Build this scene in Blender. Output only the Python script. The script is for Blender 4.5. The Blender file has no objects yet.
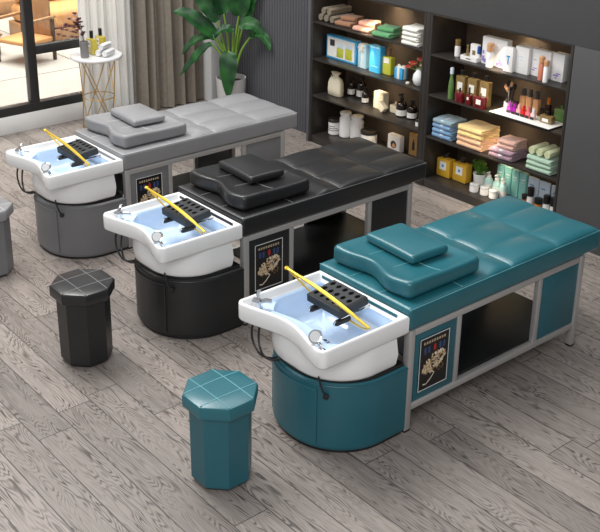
import bpy, bmesh, math, random
from mathutils import Vector, Matrix
random.seed(7)
PI = math.pi
S = bpy.context.scene
COL = S.collection

# ------------------------------------------------------------------ helpers
def lin(c):
    c = c / 255.0
    return c / 12.92 if c <= 0.04045 else ((c + 0.055) / 1.055) ** 2.4
def rgb(r, g, b): return (lin(r), lin(g), lin(b), 1.0)

def pset(b, **kw):
    names = {'rough': 'Roughness', 'metal': 'Metallic', 'coat': 'Coat Weight', 'coatr': 'Coat Roughness', 'spec': 'Specular IOR Level',
             'trans': 'Transmission Weight', 'ior': 'IOR', 'alpha': 'Alpha', 'sheen': 'Sheen Weight', 'sss': 'Subsurface Weight'}
    for k, v in kw.items(): b.inputs[names[k]].default_value = v

def mat(name, c, rough=0.5, bump=0.0, bscale=80.0, var=0.0, vscale=6.0, emit=None, estr=0.0, **kw):
    """procedural material: base colour with noise variation and noise bump"""
    m = bpy.data.materials.new(name); m.use_nodes = True
    nt = m.node_tree; b = nt.nodes['Principled BSDF']
    col = rgb(*c); b.inputs['Base Color'].default_value = col
    pset(b, rough=rough, **kw)
    tc = nt.nodes.new('ShaderNodeTexCoord')
    if var > 0:
        n = nt.nodes.new('ShaderNodeTexNoise'); n.inputs['Scale'].default_value = vscale; n.inputs['Detail'].default_value = 4
        nt.links.new(tc.outputs['Object'], n.inputs['Vector'])
        r = nt.nodes.new('ShaderNodeValToRGB')
        r.color_ramp.elements[0].position = 0.3; r.color_ramp.elements[1].position = 0.7
        r.color_ramp.elements[0].color = tuple(x * (1 - var) for x in col[:3]) + (1,)
        r.color_ramp.elements[1].color = tuple(min(1, x * (1 + var)) for x in col[:3]) + (1,)
        nt.links.new(n.outputs['Fac'], r.inputs['Fac']); nt.links.new(r.outputs['Color'], b.inputs['Base Color'])
    if bump > 0:
        n2 = nt.nodes.new('ShaderNodeTexNoise'); n2.inputs['Scale'].default_value = bscale; n2.inputs['Detail'].default_value = 3
        nt.links.new(tc.outputs['Object'], n2.inputs['Vector'])
        bp = nt.nodes.new('ShaderNodeBump'); bp.inputs['Strength'].default_value = bump; bp.inputs['Distance'].default_value = 0.004
        nt.links.new(n2.outputs['Fac'], bp.inputs['Height']); nt.links.new(bp.outputs['Normal'], b.inputs['Normal'])
    if emit:
        b.inputs['Emission Color'].default_value = rgb(*emit); b.inputs['Emission Strength'].default_value = estr
    return m

def BM(): return bmesh.new()

def obj(name, bm, mats, parent=None, smooth=35.0, loc=None):
    bmesh.ops.recalc_face_normals(bm, faces=bm.faces[:])
    me = bpy.data.meshes.new(name); bm.to_mesh(me); bm.free()
    if not isinstance(mats, (list, tuple)): mats = [mats]
    for m in mats: me.materials.append(m)
    if smooth:
        for p in me.polygons: p.use_smooth = True
        me.set_sharp_from_angle(angle=math.radians(smooth))
    o = bpy.data.objects.new(name, me); COL.objects.link(o)
    if parent is not None: o.parent = parent
    if loc is not None: o.location = loc
    return o

def tag(o, label, cat, group=None, kind=None):
    o['label'] = label; o['category'] = cat
    if group: o['group'] = group
    if kind: o['kind'] = kind
    return o

def thing(name, label, cat, loc=(0, 0, 0), rz=0.0, group=None):
    o = bpy.data.objects.new(name, None); COL.objects.link(o)
    o.empty_display_size = 0.05
    o.location = loc; o.rotation_euler = (0, 0, rz)
    return tag(o, label, cat, group)

def struct(name, bm, m, parent=None, smooth=35.0):
    o = obj(name, bm, m, parent, smooth); o['kind'] = 'structure'
    return o

def newfaces(bm, n0, mi):
    if mi:
        bm.faces.ensure_lookup_table()
        for f in bm.faces[n0:]: f.material_index = mi

def box(bm, x0, x1, y0, y1, z0, z1, bev=0.0, mi=0, seg=2):
    """a box, optionally bevelled (built in its own bmesh, then merged)"""
    t = bmesh.new()
    v = [t.verts.new((x, y, z)) for x in (x0, x1) for y in (y0, y1) for z in (z0, z1)]
    for q in ((0, 1, 3, 2), (4, 6, 7, 5), (0, 4, 5, 1), (2, 3, 7, 6), (0, 2, 6, 4), (1, 5, 7, 3)):
        t.faces.new([v[i] for i in q])
    bmesh.ops.recalc_face_normals(t, faces=t.faces[:])
    if bev > 0: bmesh.ops.bevel(t, geom=t.edges[:], offset=bev, segments=seg, affect='EDGES', profile=0.5)
    merge(bm, t, mi)

def merge(bm, t, mi=0, M=None):
    if M is not None: t.transform(M)
    mp = {}
    for v in t.verts: mp[v] = bm.verts.new(v.co)
    for f in t.faces:
        try:
            nf = bm.faces.new([mp[v] for v in f.verts]); nf.material_index = mi if mi else f.material_index
        except ValueError: pass
    t.free()

def prism(bm, pts, z0, z1, mi=0, bev=0.0, M=None):
    t = bmesh.new()
    a = [t.verts.new((p[0], p[1], z0)) for p in pts]; b = [t.verts.new((p[0], p[1], z1)) for p in pts]
    n = len(pts)
    t.faces.new(a[::-1]); t.faces.new(b)
    for i in range(n): t.faces.new((a[i], a[(i + 1) % n], b[(i + 1) % n], b[i]))
    if bev > 0:
        es = [e for e in t.edges if abs(e.verts[0].co.z - e.verts[1].co.z) < 1e-6]
        bmesh.ops.bevel(t, geom=es, offset=bev, segments=3, affect='EDGES', profile=0.5)
    merge(bm, t, mi, M)

def loft(bm, loops, cap0=True, cap1=True, mi=0, closed=True):
    rows = [[bm.verts.new(p) for p in L] for L in loops]
    n = len(rows[0]); k = n if closed else n - 1
    fs = []
    for r0, r1 in zip(rows, rows[1:]):
        for i in range(k):
            fs.append(bm.faces.new((r0[i], r0[(i + 1) % n], r1[(i + 1) % n], r1[i])))
    if cap0: fs.append(bm.faces.new(rows[0][::-1]))
    if cap1: fs.append(bm.faces.new(rows[-1]))
    for f in fs: f.material_index = mi
    return rows

def lathe(bm, prof, n=24, c=(0, 0, 0), mi=0, M=None):
    t = bmesh.new()
    loft(t, [[(c[0] + max(r, 1e-5) * math.cos(2 * PI * i / n), c[1] + max(r, 1e-5) * math.sin(2 * PI * i / n), c[2] + z) for i in range(n)] for r, z in prof])
    merge(bm, t, mi, M)

def catmull(pts, k=8, closed=False):
    P = [Vector(p) for p in pts]; out = []; n = len(P)
    rng = n if closed else n - 1
    for i in range(rng):
        g = (lambda j: P[j % n]) if closed else (lambda j: P[min(max(j, 0), n - 1)])
        p0, p1, p2, p3 = g(i - 1), g(i), g(i + 1), g(i + 2)
        for s in range(k):
            t = s / k
            out.append(0.5 * ((2 * p1) + (p2 - p0) * t + (2 * p0 - 5 * p1 + 4 * p2 - p3) * t * t + (3 * p1 - p0 - 3 * p2 + p3) * t ** 3))
    if not closed: out.append(P[-1])
    return out

def tube(bm, pts, r, n=10, closed=False, mi=0, k=8, raw=False, taper=None):
    P = [Vector(p) for p in pts] if raw else catmull(pts, k, closed)
    m = len(P); rings = []
    up = Vector((0, 0, 1)); last = None
    for i, p in enumerate(P):
        a = P[(i - 1) % m] if (closed or i > 0) else p
        b = P[(i + 1) % m] if (closed or i < m - 1) else p
        d = (b - a)
        if d.length < 1e-9: d = Vector((0, 0, 1))
        d.normalize()
        if last is None:
            u = d.cross(up)
            if u.length < 1e-3: u = d.cross(Vector((1, 0, 0)))
        else:
            u = last - d * last.dot(d)
        u.normalize(); last = u; w = d.cross(u)
        rr = r * (taper(i / (m - 1)) if taper else 1)
        rings.append([p + (u * math.cos(2 * PI * j / n) + w * math.sin(2 * PI * j / n)) * rr for j in range(n)])
    if closed: rings.append(rings[0])
    loft(bm, rings, not closed, not closed, mi)

def rcoords(h, r, n, k=4):
    """coordinates along one axis of a rounded box: arcs at both ends, n spans between"""
    inner = h - r
    arc = [inner + r * math.tan(math.radians(45 * i / k)) for i in range(1, k + 1)]
    mid = [-inner + 2 * inner * i / n for i in range(n + 1)]
    return [-a for a in arc[::-1]] + mid + arc

def rbox(bm, cx, cy, cz, hx, hy, hz, r, nx=2, ny=2, nz=1, k=4, disp=None, mi=0, M=None):
    """rounded box with grid faces; disp(p, n) may move every vertex"""
    r = min(r, hx * .999, hy * .999, hz * .999)
    X, Y, Z = rcoords(hx, r, nx, k), rcoords(hy, r, ny, k), rcoords(hz, r, nz, k)
    t = bmesh.new(); vm = {}
    def V(p):
        key = (round(p[0], 6), round(p[1], 6), round(p[2], 6))
        if key not in vm:
            q = Vector(p)
            inn = Vector((max(-hx + r, min(hx - r, q.x)), max(-hy + r, min(hy - r, q.y)), max(-hz + r, min(hz - r, q.z))))
            d = q - inn
            nrm = d.normalized() if d.length > 1e-9 else Vector((0, 0, 1))
            w = inn + nrm * r
            if disp: w = w + disp(w, nrm)
            vm[key] = t.verts.new((w.x + cx, w.y + cy, w.z + cz))
        return vm[key]
    def grid(A, B, f):
        for i in range(len(A) - 1):
            for j in range(len(B) - 1):
                q = [V(f(A[i], B[j])), V(f(A[i + 1], B[j])), V(f(A[i + 1], B[j + 1])), V(f(A[i], B[j + 1]))]
                if len(set(q)) == 4: t.faces.new(q)
    for s in (-1, 1):
        grid(X, Y, lambda a, b: (a, b, s * hz)); grid(X, Z, lambda a, b: (a, s * hy, b)); grid(Y, Z, lambda a, b: (s * hx, a, b))
    merge(bm, t, mi, M)

def area(name, loc, target, sx, sy, power, color=(1, 1, 1), spread=None):
    L = bpy.data.lights.new(name, 'AREA'); L.shape = 'RECTANGLE'; L.size = sx; L.size_y = sy; L.energy = power; L.color = color
    if spread: L.spread = math.radians(spread)
    o = bpy.data.objects.new(name, L); COL.objects.link(o); o.location = loc
    d = Vector(target) - Vector(loc)
    o.rotation_euler = d.to_track_quat('-Z', 'Y').to_euler()
    return o

# ------------------------------------------------------------------ camera
cam_d = bpy.data.cameras.new('camera'); cam = bpy.data.objects.new('camera', cam_d); COL.objects.link(cam)
yaw, pit, rol, F_PX = 0.888, -0.385, 0.0062, 1032.67
fw = Vector((math.cos(yaw) * math.cos(pit), math.sin(yaw) * math.cos(pit), math.sin(pit)))
rt = fw.cross(Vector((0, 0, 1))).normalized(); up = rt.cross(fw)
r2 = math.cos(rol) * rt + math.sin(rol) * up; u2 = -math.sin(rol) * rt + math.cos(rol) * up
Mc = Matrix((r2, u2, -fw)).transposed().to_4x4(); Mc.translation = Vector((-2.834, -2.6018, 2.6689))
cam.matrix_world = Mc
cam_d.sensor_fit = 'HORIZONTAL'; cam_d.sensor_width = 36; cam_d.lens = F_PX / 600 * 36
cam_d.shift_x = (300 - 277.70) / 600; cam_d.shift_y = (195.28 - 266) / 600
cam_d.clip_start = 0.05; cam_d.clip_end = 200
S.camera = cam

# ------------------------------------------------------------------ materials
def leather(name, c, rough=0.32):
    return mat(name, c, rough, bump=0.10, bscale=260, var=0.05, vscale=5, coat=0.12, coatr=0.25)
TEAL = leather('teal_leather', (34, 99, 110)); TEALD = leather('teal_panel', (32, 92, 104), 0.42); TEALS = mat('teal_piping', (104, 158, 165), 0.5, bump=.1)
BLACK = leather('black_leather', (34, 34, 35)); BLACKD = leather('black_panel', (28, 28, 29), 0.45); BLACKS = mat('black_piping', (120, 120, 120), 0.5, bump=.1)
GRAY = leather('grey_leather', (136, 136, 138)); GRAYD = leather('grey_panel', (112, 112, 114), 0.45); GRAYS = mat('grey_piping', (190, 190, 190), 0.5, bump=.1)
STEEL = mat('brushed_steel', (190, 188, 186), 0.42, bump=.05, bscale=300, metal=0.55)
CHROME = mat('chrome', (225, 227, 230), 0.08, metal=1.0, bump=.01)
WHITE = mat('white_ceramic', (238, 238, 238), 0.16, var=.01, coat=0.3, coatr=0.05)
BASIN = mat('pale_blue_reflection', (198, 221, 248), 0.12, var=.04, vscale=9, coat=0.4, coatr=0.03)  # bluish reflection inside the bowl, put into the base colour
RUBBER = mat('black_rubber', (40, 42, 44), 0.5, bump=.1); DARK = mat('dark_hole', (10, 10, 11), 0.7, var=.1)
HOSE = mat('black_hose', (24, 24, 25), 0.4, bump=.05)
GOLD = mat('yellow_gold', (222, 186, 52), 0.28, metal=0.35, bump=.02)
PLASTB = mat('black_plastic', (26, 26, 27), 0.35, bump=.03)
SHELFM = mat('dark_laminate', (46, 42, 39), 0.35, bump=.04, bscale=60, var=.12, vscale=20)
FASCIA = mat('charcoal_lacquer', (72, 72, 73), 0.55, bump=.03, bscale=120, var=.03)
FLUTE = mat('fluted_grey', (84, 84, 88), 0.55, bump=.05, bscale=120, var=.03)
WALLW = mat('white_plaster', (225, 225, 224), 0.7, bump=.08, bscale=90, var=.02)
FRAMEB = mat('black_aluminium', (40, 40, 41), 0.4, bump=.03)
CREAM = mat('cream_cotton', (226, 216, 190), 0.85, bump=.4, bscale=160, var=.05)
AMBERG = mat('dark_amber_glass', (36, 24, 20), 0.12, var=.1, coat=.5, coatr=.05)
PAPER = mat('white_label', (232, 230, 224), 0.6, var=.02)
CARD = mat('white_carton', (236, 234, 232), 0.5, var=.02)
BLUEC = mat('sky_blue_carton', (62, 170, 224), 0.45, var=.03); BLUEL = mat('pale_blue_carton', (168, 214, 236), 0.45, var=.03)
YGREEN = mat('olive_soap_liquid', (186, 190, 62), 0.2, var=.08, coat=.5)
HONEY = mat('honey_shampoo', (214, 168, 52), 0.16, var=.08, coat=.6, coatr=.04)
BROWNC = mat('brown_cap', (110, 84, 56), 0.4, var=.05)
GILT = mat('antique_gold_glass', (128, 104, 60), 0.18, var=.2, vscale=30, coat=.5)
REDG = mat('ruby_glass', (104, 20, 28), 0.12, var=.2, vscale=30, coat=.6)
TAN = mat('foundation_tan', (206, 156, 112), 0.3, var=.04, coat=.3); GREYC = mat('grey_cap', (64, 64, 64), 0.3, var=.04)
GREENG = mat('green_glass', (96, 128, 70), 0.12, var=.15, vscale=25, coat=.6)
AQUA = mat('aqua_plastic', (176, 216, 214), 0.35, var=.04); AQUAD = mat('aqua_carton', (132, 196, 192), 0.45, var=.05)
PALEB = mat('pale_blue_card', (206, 220, 232), 0.5, var=.03)
ORNG = mat('amber_orange', (206, 112, 30), 0.25, var=.06)
SOIL = mat('potting_soil', (58, 38, 28), 0.95, bump=.8, bscale=90, var=.3)
INKP = mat('violet_ink', (150, 130, 200), 0.6, var=.1); INKB = mat('blue_ink', (58, 140, 200), 0.6, var=.1); INKD = mat('dark_ink', (52, 48, 48), 0.6, var=.1)
PINKP = mat('rose_copper', (196, 120, 96), 0.35, var=.05)
def terry(name, c): return mat(name, c, 0.95, bump=.7, bscale=330, var=.08, vscale=40, sheen=.3)
def leafmat(name, a, b):
    m = mat(name, a, 0.48, bump=.08, bscale=40)
    nt = m.node_tree; p = nt.nodes['Principled BSDF']
    tc = nt.nodes.new('ShaderNodeTexCoord'); w = nt.nodes.new('ShaderNodeTexNoise'); w.inputs['Scale'].default_value = 9
    r = nt.nodes.new('ShaderNodeValToRGB'); r.color_ramp.elements[0].color = rgb(*a); r.color_ramp.elements[1].color = rgb(*b)
    r.color_ramp.elements[0].position = .35; r.color_ramp.elements[1].position = .68
    nt.links.new(tc.outputs['Object'], w.inputs['Vector']); nt.links.new(w.outputs['Fac'], r.inputs['Fac']); nt.links.new(r.outputs['Color'], p.inputs['Base Color'])
    return m
LEAF = leafmat('leaf_green', (16, 56, 27), (38, 96, 38)); STEM = mat('stem_green', (120, 158, 62), 0.45, var=.12, vscale=12)
HERB = leafmat('herb_green', (60, 120, 30), (120, 180, 60))

def floor_mat():
    m = bpy.data.materials.new('grey_oak_planks'); m.use_nodes = True; nt = m.node_tree; N = nt.nodes; L = nt.links
    b = N['Principled BSDF']
    tc = N.new('ShaderNodeTexCoord'); sp = N.new('ShaderNodeSeparateXYZ'); L.new(tc.outputs['Object'], sp.inputs[0])
    def M(op, a, c=None, d=None):
        n = N.new('ShaderNodeMath'); n.operation = op
        for i, q in enumerate((a, c, d)):
            if q is None: continue
            if isinstance(q, (int, float)): n.inputs[i].default_value = q
            else: L.new(q, n.inputs[i])
        return n.outputs[0]
    W, LEN = 0.165, 1.15
    u = M('DIVIDE', M('ADD', sp.outputs[0], 0.94 + 20 * W), W); row = M('FLOOR', u); fu = M('FRACT', u)
    wn = N.new('ShaderNodeTexWhiteNoise'); wn.noise_dimensions = '1D'; L.new(row, wn.inputs['W'])
    v = M('ADD', M('DIVIDE', sp.outputs[1], LEN), M('MULTIPLY', wn.outputs['Value'], 7.3)); colm = M('FLOOR', v); fv = M('FRACT', v)
    cid = N.new('ShaderNodeCombineXYZ'); L.new(row, cid.inputs[0]); L.new(colm, cid.inputs[1])
    w2 = N.new('ShaderNodeTexWhiteNoise'); w2.noise_dimensions = '2D'; L.new(cid.outputs[0], w2.inputs['Vector'])
    rnd = w2.outputs['Value']
    # grain: contour lines of a stretched noise field, different on every plank
    gx = M('ADD', M('MULTIPLY', sp.outputs[0], 11.5), M('MULTIPLY', rnd, 37.0)); gy = M('ADD', M('MULTIPLY', sp.outputs[1], 1.55), M('MULTIPLY', rnd, 91.0))
    gv = N.new('ShaderNodeCombineXYZ'); L.new(gx, gv.inputs[0]); L.new(gy, gv.inputs[1]); L.new(M('MULTIPLY', rnd, 13.0), gv.inputs[2])
    n1 = N.new('ShaderNodeTexNoise'); n1.inputs['Scale'].default_value = 1.0; n1.inputs['Detail'].default_value = 2.5; n1.inputs['Roughness'].default_value = .45
    L.new(gv.outputs[0], n1.inputs['Vector'])
    ring = M('SINE', M('MULTIPLY', n1.outputs['Fac'], 185.0)); ring = M('MULTIPLY_ADD', ring, .5, .5); ring = M('POWER', ring, 1.7)
    fine = N.new('ShaderNodeTexNoise'); fine.inputs['Scale'].default_value = 1.0; fine.inputs['Detail'].default_value = 4
    fvv = N.new('ShaderNodeCombineXYZ'); L.new(M('MULTIPLY', sp.outputs[0], 140.0), fvv.inputs[0]); L.new(M('MULTIPLY', sp.outputs[1], 7.0), fvv.inputs[1]); L.new(fvv.outputs[0], fine.inputs['Vector'])
    msk = N.new('ShaderNodeTexNoise'); msk.inputs['Scale'].default_value = 2.4; msk.inputs['Detail'].default_value = 2; L.new(gv.outputs[0], msk.inputs['Vector'])
    mr = N.new('ShaderNodeMapRange'); mr.inputs['From Min'].default_value = .35; mr.inputs['From Max'].default_value = .65; L.new(msk.outputs['Fac'], mr.inputs['Value'])
    amt = M('MULTIPLY', ring, M('MULTIPLY_ADD', mr.outputs[0], .65, .28))
    amt = M('ADD', amt, M('MULTIPLY', M('SUBTRACT', fine.outputs['Fac'], .5), .75))
    ramp = N.new('ShaderNodeValToRGB'); e = ramp.color_ramp.elements
    e[0].position = 0.0; e[0].color = rgb(148, 139, 133); e[1].position = .95; e[1].color = rgb(66, 59, 55)
    k = ramp.color_ramp.elements.new(.38); k.color = rgb(130, 121, 115)
    L.new(amt, ramp.inputs['Fac'])
    tone = M('MULTIPLY_ADD', rnd, .34, .80)
    mx = N.new('ShaderNodeMix'); mx.data_type = 'RGBA'; mx.blend_type = 'MULTIPLY'; mx.inputs['Factor'].default_value = 1
    tcol = N.new('ShaderNodeCombineColor'); [L.new(tone, tcol.inputs[i]) for i in range(3)]
    L.new(ramp.outputs['Color'], mx.inputs['A']); L.new(tcol.outputs[0], mx.inputs['B'])
    # dark joints
    eu = M('MINIMUM', fu, M('SUBTRACT', 1.0, fu)); ev = M('MINIMUM', fv, M('SUBTRACT', 1.0, fv))
    j = M('MAXIMUM', M('LESS_THAN', eu, .015), M('LESS_THAN', ev, .0019))
    mj = N.new('ShaderNodeMix'); mj.data_type = 'RGBA'; L.new(M('MULTIPLY', j, .9), mj.inputs['Factor']); L.new(mx.outputs['Result'], mj.inputs['A']); mj.inputs['B'].default_value = rgb(52, 47, 45)
    L.new(mj.outputs['Result'], b.inputs['Base Color'])
    b.inputs['Roughness'].default_value = .42
    bp = N.new('ShaderNodeBump'); bp.inputs['Strength'].default_value = .25; bp.inputs['Distance'].default_value = .002; bp.invert = True
    L.new(M('ADD', amt, j), bp.inputs['Height']); L.new(bp.outputs['Normal'], b.inputs['Normal'])
    return m

# ------------------------------------------------------------------ the setting
WY = 4.85                                     # inner face of the window wall
XC = 2.2324                                   # front plane of the built-in shelving
b = BM(); box(b, -6, 4.2, -7, WY + .1, -.06, 0); struct('floor', b, floor_mat(), smooth=0)

# wall with the shelf niches: fascia above and beside, fluted panelling to the corner
b = BM()
box(b, XC, 2.6, -3.0, 3.262, 1.2274, 2.9, .002); box(b, XC, 2.6, -3.0, .893, 0, 1.2272, .002)
box(b, 2.60, 2.64, -3.0, 3.262, 0, 2.9)
struct('wall_back', b, FASCIA)
b = BM(); pitch = .0335; y = 3.275
box(b, 2.345, 2.45, 3.264, WY + .1, 0, 2.9)
prof = []
n = 0
while y + pitch < 4.56:
    t = bmesh.new()
    pts = [(2.346, y + .003)] + [(2.345 - .013 * math.sin(PI * i / 6), y + .003 + (pitch - .007) * (i / 6)) for i in range(7)] + [(2.346, y + pitch - .004)]
    prism(b, [(p[0], p[1]) for p in pts], 0.0, 2.9); y += pitch
struct('wall_back.001', b, FLUTE)
# window wall: low upstand under the glazing, header, pier in the corner
b = BM(); box(b, -4.0, 1.62, WY, WY + .10, 0, .146, .003); box(b, -4.0, 2.345, WY, WY + .10, 2.45, 2.9)
box(b, 1.62, 2.345, WY, WY + .10, 0, 2.45)
struct('wall_window', b, WALLW)
b = BM(); box(b, 2.235, 2.343, 4.56, WY - .002, 0, 2.9, .004); struct('wall_pier', b, WALLW)
def trim_box(name, dims, m):
    bb = BM(); box(bb, *dims, .003); return struct(name, bb, m)
wn = thing('window_1', 'large black framed window overlooking the sunlit terrace', 'window', (0, WY, .146)); wn['kind'] = 'structure'
def wpart(name, x0, x1, y0, y1, z0, z1, m):
    bb = BM(); box(bb, x0, x1, y0, y1, z0 - .146, z1 - .146, .004); return obj(name, bb, m, wn)
wpart('bottom_rail', -4.0, 1.615, 0.0, .07, .1465, .218, FRAMEB); wpart('top_rail', -4.0, 1.615, 0.0, .07, 2.37, 2.4495, FRAMEB)
wpart('mullion', .668, .742, 0.002, .075, .2185, 2.3695, FRAMEB); wpart('mullion', -1.36, -1.286, 0.002, .075, .2185, 2.3695, FRAMEB)
wpart('mullion', -3.4, -3.326, 0.002, .075, .2185, 2.3695, FRAMEB); wpart('mullion', 1.57, 1.6145, 0.002, .075, .2185, 2.3695, FRAMEB)
wpart('transom', .7425, 1.569, 0.005, .07, .606, .677, FRAMEB)
glass = bpy.data.materials.new('window_glass'); glass.use_nodes = True
nt = glass.node_tree; nt.nodes.remove(nt.nodes['Principled BSDF'])
tr = nt.nodes.new('ShaderNodeBsdfTransparent'); tr.inputs[0].default_value = (.97, .98, .98, 1); gl = nt.nodes.new('ShaderNodeBsdfGlossy'); gl.inputs['Roughness'].default_value = .03
ms = nt.nodes.new('ShaderNodeMixShader'); ms.inputs[0].default_value = .05
nt.links.new(tr.outputs[0], ms.inputs[1]); nt.links.new(gl.outputs[0], ms.inputs[2]); nt.links.new(ms.outputs[0], nt.nodes['Material Output'].inputs['Surface'])
for (x0, x1, z0, z1) in ((-1.285, .667, .219, 2.369), (.7426, 1.5695, .219, .6055), (.7426, 1.5695, .6775, 2.369), (-3.325, -1.361, .219, 2.369)):
    wpart('glass_pane', x0, x1, .034, .040, z0, z1, glass)

# curtains: a sheer one over the glazing and a taupe one gathered beside it
def curtain(name, x0, x1, y, zt, amp, wl, m, label, seed):
    rnd = random.Random(seed); bb = BM(); n = int((x1 - x0) / .008); rows = []
    ph = [rnd.uniform(0, 6) for _ in range(3)]
    def yy(x, z):
        s = (x - x0) / wl * 2 * PI
        return y + amp * (math.sin(s + .8 * math.sin(s * .37 + ph[0])) * .75 + .3 * math.sin(s * 2.1 + ph[1])) * (1 - .25 * z / zt) + .004 * math.sin(z * 4 + s * .2)
    zs = [0.012 + (zt - .012) * i / 14 for i in range(15)]
    for side in (0, 1):
        rows.append([[bb.verts.new((x0 + (x1 - x0) * i / n, yy(x0 + (x1 - x0) * i / n, z) + side * .003, z)) for i in range(n + 1)] for z in zs])
    for side in (0, 1):
        R = rows[side]
        for a in range(len(zs) - 1):
            for i in range(n): bb.faces.new((R[a][i], R[a][i + 1], R[a + 1][i + 1], R[a + 1][i]))
    for a in range(len(zs) - 1):
        for i in (0, n): bb.faces.new((rows[0][a][i], rows[0][a + 1][i], rows[1][a + 1][i], rows[1][a][i]))
    for a in (0, len(zs) - 1):
        for i in range(n): bb.faces.new((rows[0][a][i], rows[0][a][i + 1], rows[1][a][i + 1], rows[1][a][i]))
    return tag(obj(name, bb, m, smooth=60), label, 'curtain')
sheer = bpy.data.materials.new('sheer_white_voile'); sheer.use_nodes = True
nt = sheer.node_tree; pb = nt.nodes['Principled BSDF']; pb.inputs['Base Color'].default_value = rgb(236, 236, 234); pb.inputs['Roughness'].default_value = .9
trl = nt.nodes.new('ShaderNodeBsdfTranslucent'); trl.inputs[0].default_value = rgb(240, 240, 238); tr = nt.nodes.new('ShaderNodeBsdfTransparent')
m1 = nt.nodes.new('ShaderNodeMixShader'); m1.inputs[0].default_value = .45; m2 = nt.nodes.new('ShaderNodeMixShader')
wv = nt.nodes.new('ShaderNodeTexNoise'); wv.inputs['Scale'].default_value = 40; mrr = nt.nodes.new('ShaderNodeMapRange'); mrr.inputs['To Min'].default_value = .06; mrr.inputs['To Max'].default_value = .14
nt.links.new(wv.outputs['Fac'], mrr.inputs['Value']); nt.links.new(mrr.outputs[0], m2.inputs[0])
nt.links.new(pb.outputs[0], m1.inputs[1]); nt.links.new(trl.outputs[0], m1.inputs[2]); nt.links.new(m1.outputs[0], m2.inputs[1]); nt.links.new(tr.outputs[0], m2.inputs[2])
nt.links.new(m2.outputs[0], nt.nodes['Material Output'].inputs['Surface'])
curtain('sheer_curtain', 1.09, 1.56, 4.76, 2.5, .022, .085, sheer, 'sheer white curtain hanging over the window behind the round side table', 3)
TAUPE = mat('taupe_linen', (130, 121, 110), 0.9, bump=.35, bscale=220, var=.08, vscale=30)
curtain('drape_curtain', 1.52, 2.22, 4.66, 2.5, .042, .125, TAUPE, 'heavy taupe drape in deep folds between the sheer curtain and the potted plant', 5)

# ------------------------------------------------------------------ built-in shelf units
BACKM = mat('brown_back_board', (88, 76, 64), .5, bump=.04, bscale=60, var=.1, vscale=12)
SHELF_Z = {'t': (.964, .678, .388), 'b': .06}
LEDW = mat('warm_led', (255, 220, 160), 0.5, emit=(255, 214, 150), estr=5.0)
def shelf_unit(y0, y1, zs, label):
    t = thing('shelf_unit', label, 'shelves', (XC, (y0 + y1) / 2, 0)); hy = (y1 - y0) / 2
    def part(name, *d, m=SHELFM, bev=.0015):
        bb = BM(); box(bb, *d, bev); return obj(name, bb, m, t)
    part('back_panel', .352, .366, -hy, hy, .001, 1.226, m=BACKM)
    part('side_panel', 0, .352, -hy, -hy + .018, .001, 1.226); part('side_panel', 0, .352, hy - .018, hy, .001, 1.226)
    part('plinth', .004, .352, -hy + .018, hy - .018, .001, .06)
    part('top_panel', 0, .352, -hy + .018, hy - .018, 1.214, 1.226)
    for z in zs:
        part('shelf', 0.002, .352, -hy + .018, hy - .018, z - .013, z)
    for z in [1.214] + [q - .013 for q in zs]:
        part('led_strip', .285, .297, -hy + .03, hy - .03, z - .006, z, m=LEDW, bev=0)
    return t
LZ, RZ = (.964, .678, .388), (.954, .675, .376)
shelf_unit(2.070, 3.235, LZ, 'dark shelf unit holding rolled towels and blue gift boxes beside the fluted wall')
shelf_unit(.897, 2.030, RZ, 'dark shelf unit holding perfume bottles and colourful folded towels')
b = BM(); box(b, XC, 2.58, 2.032, 2.068, 0, 1.2265, .002); struct('trim_1', b, SHELFM)
b = BM(); box(b, XC - .012, XC + .36, 3.2365, 3.262, 0, 1.2268, .003); struct('trim_2', b, FLUTE)

# ------------------------------------------------------------------ shampoo beds
def outlineD(x0, x1, y0, y1, r, t=0.0, n=120):
    """plan of the base: square at the bed end (x1), large round corners at the head end (x0)"""
    x0, y0, y1 = x0 + t, y0 + t, y1 - t; x1 = x1 - t; r = max(r - t, .01); pts = []
    na = n // 6
    for i in range(na): pts.append((x1 + (x0 + r - x1) * i / na, y0))
    for i in range(na): a = PI / 2 * i / na; pts.append((x0 + r - r * math.sin(a), y0 + r - r * math.cos(a)))
    for i in range(na): pts.append((x0, y0 + r + (y1 - y0 - 2 * r) * i / na))
    for i in range(na): a = PI / 2 * i / na; pts.append((x0 + r - r * math.cos(a), y1 - r + r * math.sin(a)))
    for i in range(na): pts.append((x0 + r + (x1 - x0 - r) * i / na, y1))
    for i in range(na): pts.append((x1, y1 + (y0 - y1) * i / na))
    return pts
def outlineT(t=0.0):
    """plan of the basin tray: the head end is hollowed in a shallow bay"""
    x1, y0, y1 = -.004 - t, .0 + t, .566 - t; xf = -.502 + t; r = max(.045 - t, .008); pts = []
    def bay(y): q = (y - .283) / .2; return xf + .068 * math.exp(-(q ** 2) * 1.1) * 1.0
    for i in range(26): pts.append((x1 + (xf + r - x1) * i / 26, y0))
    for i in range(9): a = PI / 2 * i / 9; pts.append((xf + r - r * math.sin(a) + (bay(y0 + r) - xf) * i / 9, y0 + r - r * math.cos(a)))
    for i in range(46): y = y0 + r + (y1 - y0 - 2 * r) * i / 46; pts.append((bay(y), y))
    for i in range(9): a = PI / 2 * i / 9; pts.append((xf + r - r * math.cos(a) + (bay(y1 - r) - xf) * (1 - i / 9), y1 - r + r * math.sin(a)))
    for i in range(26): pts.append((xf + r + (x1 - xf - r) * i / 26, y1))
    for i in range(24): pts.append((x1, y1 + (y0 - y1) * i / 24))
    return pts
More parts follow.
